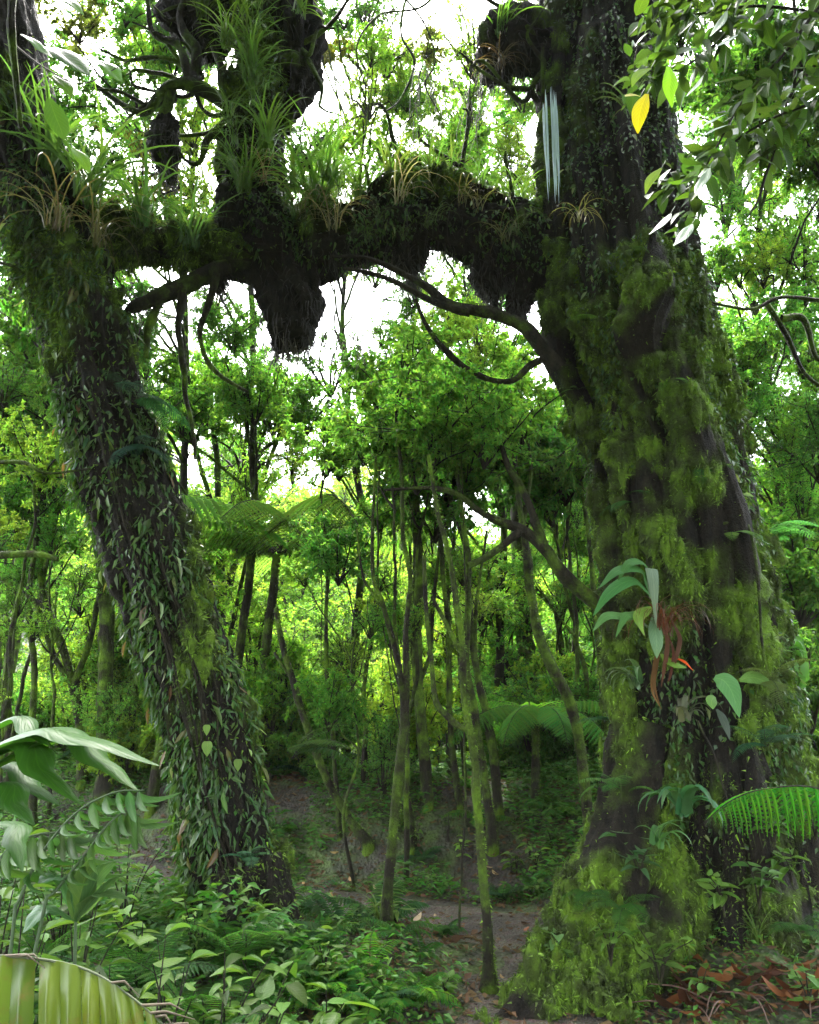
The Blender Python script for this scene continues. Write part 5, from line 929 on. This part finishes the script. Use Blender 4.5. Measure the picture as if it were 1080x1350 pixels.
for i in range(1700):                                    # fine fringe under the limb and its root masses
    k = rng.integers(60, 420); a = rng.integers(0, 130); p = S_LB[0][k, a]; nn = S_LB[2][k, a]
    if nn[2] > .1 and k < 260: continue
    p = p-nn*.01
    l = rng.uniform(.04, .22)*(1 if rng.random() > .06 else 2.5); Q = np.array([p, p+[rng.normal(0, .02), rng.normal(0, .02), -l*.5], p+[rng.normal(0, .04), rng.normal(0, .03), -l]]); g.add(*tube(spline(Q, 6)-np.array(RT.location), np.linspace(.003, .001, 6), 3))
for S in LUMPS:
    for i in range(260):
        k = rng.integers(5, 68); a = rng.integers(0, 60); p = S[0][k, a]-S[2][k, a]*.01; l = rng.uniform(.04, .16); n2 = S[2][k, a]*rng.uniform(.0, .06); Q = np.array([p, p+n2+[rng.normal(0, .01), rng.normal(0, .01), -l*.4], p+n2*1.2+[rng.normal(0, .02), rng.normal(0, .02), -l]]); g.add(*tube(spline(Q, 5)-np.array(RT.location), np.linspace(.0045, .001, 5), 3))
o = link('root_fringe', g.mesh('root_fringe', M_ROOT), RT, (.02, .017, .012)); o['kind'] = 'stuff'
for j, (cx, cy, rx, ry, n, l0) in enumerate([(378, 440, 36, 26, 60, .25), (590, 120, 50, 40, 60, .5), (460, 440, 40, 10, 40, .3), (200, 390, 60, 20, 70, .3), (500, 330, 50, 20, 40, .3)]):
    g = Geo(); P0 = at(cx, cy, 5.15)
    for i in range(n):
        p = at(cx+rng.uniform(-rx, rx), cy+rng.uniform(-ry, ry), 5.15+rng.uniform(-.1, .1)); l = rng.uniform(.3, 1)*l0; Q = np.array([p, p+[rng.normal(0, .03), rng.normal(0, .02), -l*.5], p+[rng.normal(0, .06), 0, -l]]); g.add(*tube(spline(Q, 7)-P0, np.linspace(.0035, .001, 7), 3))
    tag(link('root_fringe', g.mesh('root_fringe', M_ROOT), None, (.07, .06, .03), tuple(P0)), ['fine dark rootlets hanging below the big root mass', 'fine rootlets dangling against the sky at the top centre', 'wispy rootlets right of the big root mass', 'wispy rootlets under the linking branch', 'thin rootlets under the middle of the arch'][j], 'roots', kind='stuff')
# two pale strips of water trickling down the trunk
t = thing('water_trickle', 'two pale bluish vertical streaks of water falling beside the upper massive trunk', 'water', tuple(at(730, 120, 4.75)))
mw = bpy.data.materials.new('water_streak'); mw.use_nodes = True; b_ = mw.node_tree.nodes['Principled BSDF']; b_.inputs['Base Color'].default_value = (.55, .68, .75, 1); b_.inputs['Roughness'].default_value = .45; b_.inputs['Alpha'].default_value = .8
for k in range(11):
    big = k < 7; x0 = (726+k*1.4) if big else (716+(k-7)*1.6); y0 = rnd.uniform(112, 140); y1 = rnd.uniform(235, 270)
    P = np.array([at(x0, y0, 4.72+rnd.uniform(-.02, .02)), at(x0+2, (y0+y1)/2, 4.72), at(x0+rnd.uniform(3, 7), y1, 4.72)]); V, F = tube(meander(P, 24, .004, 3, k), np.r_[.1, .4, .8, np.ones(17), .8, .6, .3, .1]*rnd.uniform(.5, 1.1)*pm(725, 180, 4.72), 6, .3, k)
    link('streak', Geo().add(V-np.array(t.location), F).mesh('streak', mw), t)

# ---- leafy sprays at the upper right, close to the camera
t = thing('leafy_branch', 'overhanging branch with broad glossy leaves at the upper right', 'branch', tuple(at(1100, 40, 3.2)))
tw = [[(1120, -40), (1040, 60), (980, 130), (930, 220), (905, 300)], [(1120, 20), (1010, 10), (920, 20), (850, 20)], [(1000, -40), (960, 40), (900, 90), (850, 95)], [(1130, 120), (1060, 140), (990, 170), (920, 225), (870, 240)], [(1120, 60), (1060, 100), (1030, 160), (1010, 210)], [(960, -20), (900, 5), (845, 55), (835, 120)]]
n = 0
for i, rows in enumerate(tw):
    Y = 3.1+.12*i; C = meander(np.array([at(a, b, Y) for a, b in rows]), 30, .02, 2, i); V, F = tube(C, np.linspace(.009, .003, 30), 6); link('twig', Geo().add(V-np.array(t.location), F).mesh('twig', M_TWIG), t)
    for k in range(3, 30):
        for _ in range(3 if i != 5 else 1):
            a = rnd.uniform(0, 6.28); d = (math.cos(a)*.6-.25, math.sin(a)*.5-.1, rnd.uniform(-1.0, .1))
            leaf_obj(t, LEAFM['broad'][rnd.randrange(4)], C[k]+np.array((rnd.uniform(-.04, .04), rnd.uniform(-.1, .1), rnd.uniform(-.04, .04))), d, (rnd.uniform(-.4, .4), rnd.uniform(-.6, .2), .8), rnd.uniform(.09, .16), vary(rnd.choice([GREEN['dark'], (.018, .05, .010), (.03, .09, .014), (.025, .07, .02)]), .25)); n += 1
for k in range(9):                                       # woody vine stems climbing the leaning trunk
    x0 = rnd.uniform(255, 365); off = rnd.uniform(-35, 35); pts = [on_surface(S_LT, cx+off*w, cy)+[0, -.012, 0] for cx, cy, w in ((322, 1230, 1), (300, 1130, 1), (282, 1010, .9), (262, 900, .9), (225, 790, .9), (185, 690, 1), (150, 590, .8), (125, 500, .8))[rnd.randint(0, 2):rnd.randint(5, 8)]]
    Q = meander(pts, 90, .035, 2.5, 700+k); V, F = tube(Q, np.linspace(.008, .004, 90), 6, .3, k); link('stem', Geo().add(V-np.array(VL.location), F).mesh('stem', M_TWIG), VL)
def named_leaf(label, rows, Y, W, col, upv=(0, -.8, .4)):
    t = thing('hanging_leaf', label, 'leaf', tuple(at(*rows[0], Y))); big_leaf(t, [at(a, b, Y-.02*i) for i, (a, b) in enumerate(rows)], W*pm(850, 150, Y), col, 18, 7, upv=upv, name='blade'); stalk(t, [at(rows[0][0]+6, rows[0][1]-10, Y+.05), at(*rows[0], Y)], .002, name='stalk', n=6)
named_leaf('bright yellow pointed leaf hanging in front of the massive trunk', [(853, 124), (846, 140), (842, 158), (841, 176)], 2.95, 22, (.40, .42, .008), (-.25, -.95, .1))
named_leaf('small yellowish leaf just above the bright yellow one', [(844, 127), (836, 125), (828, 126), (824, 127)], 2.95, 8, (.4, .42, .12))
named_leaf('rounded vivid green leaf right of the bright yellow leaf', [(881, 88), (884, 105), (882, 120), (886, 142)], 3., 23, (.09, .30, .015), (.2, -.95, .1))
named_leaf('narrow green leaf pointing down left above the pale folded leaves', [(872, 222), (862, 232), (855, 242), (851, 256)], 2.95, 13, (.12, .25, .03))
named_leaf('green leaf tilting left from the twig above the yellow leaf', [(858, 90), (846, 95), (838, 103), (833, 115)], 2.95, 14, (.09, .22, .02))
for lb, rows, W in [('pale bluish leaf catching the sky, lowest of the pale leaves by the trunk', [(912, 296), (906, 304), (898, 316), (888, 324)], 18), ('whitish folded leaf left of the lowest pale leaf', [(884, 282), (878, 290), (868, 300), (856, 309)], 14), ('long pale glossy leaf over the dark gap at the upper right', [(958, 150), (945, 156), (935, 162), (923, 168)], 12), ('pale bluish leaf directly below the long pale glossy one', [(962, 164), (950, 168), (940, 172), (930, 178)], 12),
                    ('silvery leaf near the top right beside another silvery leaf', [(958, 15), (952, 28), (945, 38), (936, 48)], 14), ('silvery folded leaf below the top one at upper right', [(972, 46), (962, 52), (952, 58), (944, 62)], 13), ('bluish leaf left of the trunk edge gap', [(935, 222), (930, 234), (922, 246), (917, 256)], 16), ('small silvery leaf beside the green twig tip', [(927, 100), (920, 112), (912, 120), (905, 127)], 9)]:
    named_leaf(lb, rows, 2.9, W, (.16, .24, .24), (rnd.uniform(-.2, .2), -.35, .95))  # sky sheen put into the pale bluish leaf colour
# broad leaves by the top left
t = thing('leafy_branch', 'broad dark leaves on a twig at the upper left corner', 'branch', tuple(at(30, 60, 4.2)))
for i, (rows, W, c) in enumerate([([(20, 60), (60, 90), (110, 110), (170, 80)], 0, None), ([(60, 62), (80, 70), (100, 85), (118, 100)], 40, (.02, .07, .02)), ([(28, 45), (45, 55), (58, 68), (70, 76)], 14, (.04, .10, .05)), ([(65, 130), (72, 150), (80, 170), (85, 185)], 26, (.03, .1, .02)), ([(130, 80), (142, 88), (150, 97), (160, 108)], 28, (.03, .12, .02)), ([(95, 195), (105, 205), (112, 215), (118, 228)], 18, (.07, .2, .03)), ([(62, 10), (80, 0), (95, 5), (110, 20)], 26, (.03, .1, .02)), ([(70, 100), (80, 108), (88, 116), (95, 128)], 22, (.03, .09, .02))]):
    C = [at(a, b, 4.2) for a, b in rows]
    if W: big_leaf(t, C, W*1.1*pm(60, 60, 4.2), c, 16, 7, upv=(0, -.6, .6))
    else: stalk(t, C, .006, (.03, .03, .02), 'twig')
for px, py, L, lb in [(272, 990, .085, 'pale heart-shaped leaf alone on the leaning trunk'), (278, 965, .06, 'small green leaf above the heart-shaped one on the leaning trunk'), (322, 1012, .07, 'pale narrow leaf on the right edge of the leaning trunk')]:
    p = on_surface(S_LT, px, py); o = link('leaf', LEAFM['heart'][0], None, (.10, .22, .05)); o.matrix_world = Matrix.Translation(Vector(p)+Vector((0, -.05, .03)))@orient((0, -.2, -1), (0, -1, .1))@Matrix.Scale(L, 4); tag(o, lb, 'leaf')

# ---- leaf crowns added unseen around and above the viewer to shade the trunks
for i in range(55):
    a = rnd.uniform(0, 6.28); rr = rnd.uniform(.5, 11); x = math.cos(a)*rr; y = math.sin(a)*rr*.9-1.
    z = rnd.uniform(5.5, 10)
    lim = (z-1.6)*.95-3.7
    if y > lim: y = lim-rnd.uniform(0, 2.5)
    if i == 0: FC = thing('forest_tree', 'forest trees standing behind and over the viewer', 'tree', (0, -3, 0)); FC['group'] = 'trees over the viewer'
    crown(FC, 'dense', (x, y, z), rnd.uniform(1.8, 2.8), GREEN['mid'])


# ---- air
m = bpy.data.materials.new('haze'); m.use_nodes = True; nt = m.node_tree; nt.nodes.clear(); o_ = nt.nodes.new('ShaderNodeOutputMaterial'); v_ = nt.nodes.new('ShaderNodeVolumePrincipled')
v_.inputs['Color'].default_value = (.92, .97, .95, 1); v_.inputs['Density'].default_value = .0004; nt.links.new(v_.outputs[0], o_.inputs['Volume'])
bx = np.array([(x, y, z) for z in (-1.4, 26) for x, y in ((-155, -65), (155, -65), (155, 265), (-155, 265))]); fb = np.array([(0, 3, 2, 1), (4, 5, 6, 7), (0, 1, 5, 4), (1, 2, 6, 5), (2, 3, 7, 6), (3, 0, 4, 7)])
tag(link('haze', Geo().add(bx, fb).mesh('haze', m, False)), 'pale humid air hanging between the trees', 'haze', kind='stuff')

# ---- every look-alike gets words of its own: counted from the left within the place where it stands
def seen_at(o):
    ch = [c for c in o.children if c.name.startswith('crown')]; q = np.array(o.location)+(np.array(ch[0].location) if ch else 0)
    w = q-np.array((0, 0, CZ)); d = max(.1, w@np.array((0, CP, SP))); return 540+w[0]/d*FPX, w[1]
WHERE = [(120, 'near the left edge'), (300, 'behind the leaning trunk'), (430, 'by the umbrella tree fern'), (530, 'by the forked mossy stem'), (640, 'by the path-edge stem'), (790, 'by the curving trunk'), (1e9, 'by the massive trunk')]
ORD = 'leftmost second third fourth fifth sixth seventh eighth ninth tenth eleventh twelfth thirteenth fourteenth fifteenth sixteenth seventeenth eighteenth nineteenth twentieth twenty-first twenty-second twenty-third twenty-fourth twenty-fifth twenty-sixth twenty-seventh twenty-eighth'.split()
by = {}
for o in list(COL.objects):
    if o.parent is None and o.get('group') and o.get('label') and o.get('kind') is None and not o.get('label').startswith('russet') and 'trunk fern' not in o['label'] and o.name.split('.')[0] != 'twig':
        base = o['label']
        for cut in (' behind ', ' beyond ', ' on the ', ' growing', ' at the ', ' closing', ' catching', ' glowing', ' lying', ' in front', ' left of', ' beside', ' in the clearing', ' blurred', ' standing', ' over the'): base = base.split(cut)[0]
        px, y = seen_at(o); w = next(t for lim, t in WHERE if px < lim); near = 'nearest row' if y < 7 else 'nearer row' if y < 10 else 'middle row' if y < 14 else 'farther row' if y < 26 else 'farthest row'
        by.setdefault((base, w, near), []).append((px, o))
for (base, w, near), L in by.items():
    L.sort(key=lambda q: q[0])
    for i, (px, o) in enumerate(L):
        if len(L) == 1: o['label'] = 'only '+base+' in the '+near+' '+w
        else: o['label'] = ORD[min(i, 27)]+' '+base+(' ' if i == 0 else ' from the left ')+w+', '+near
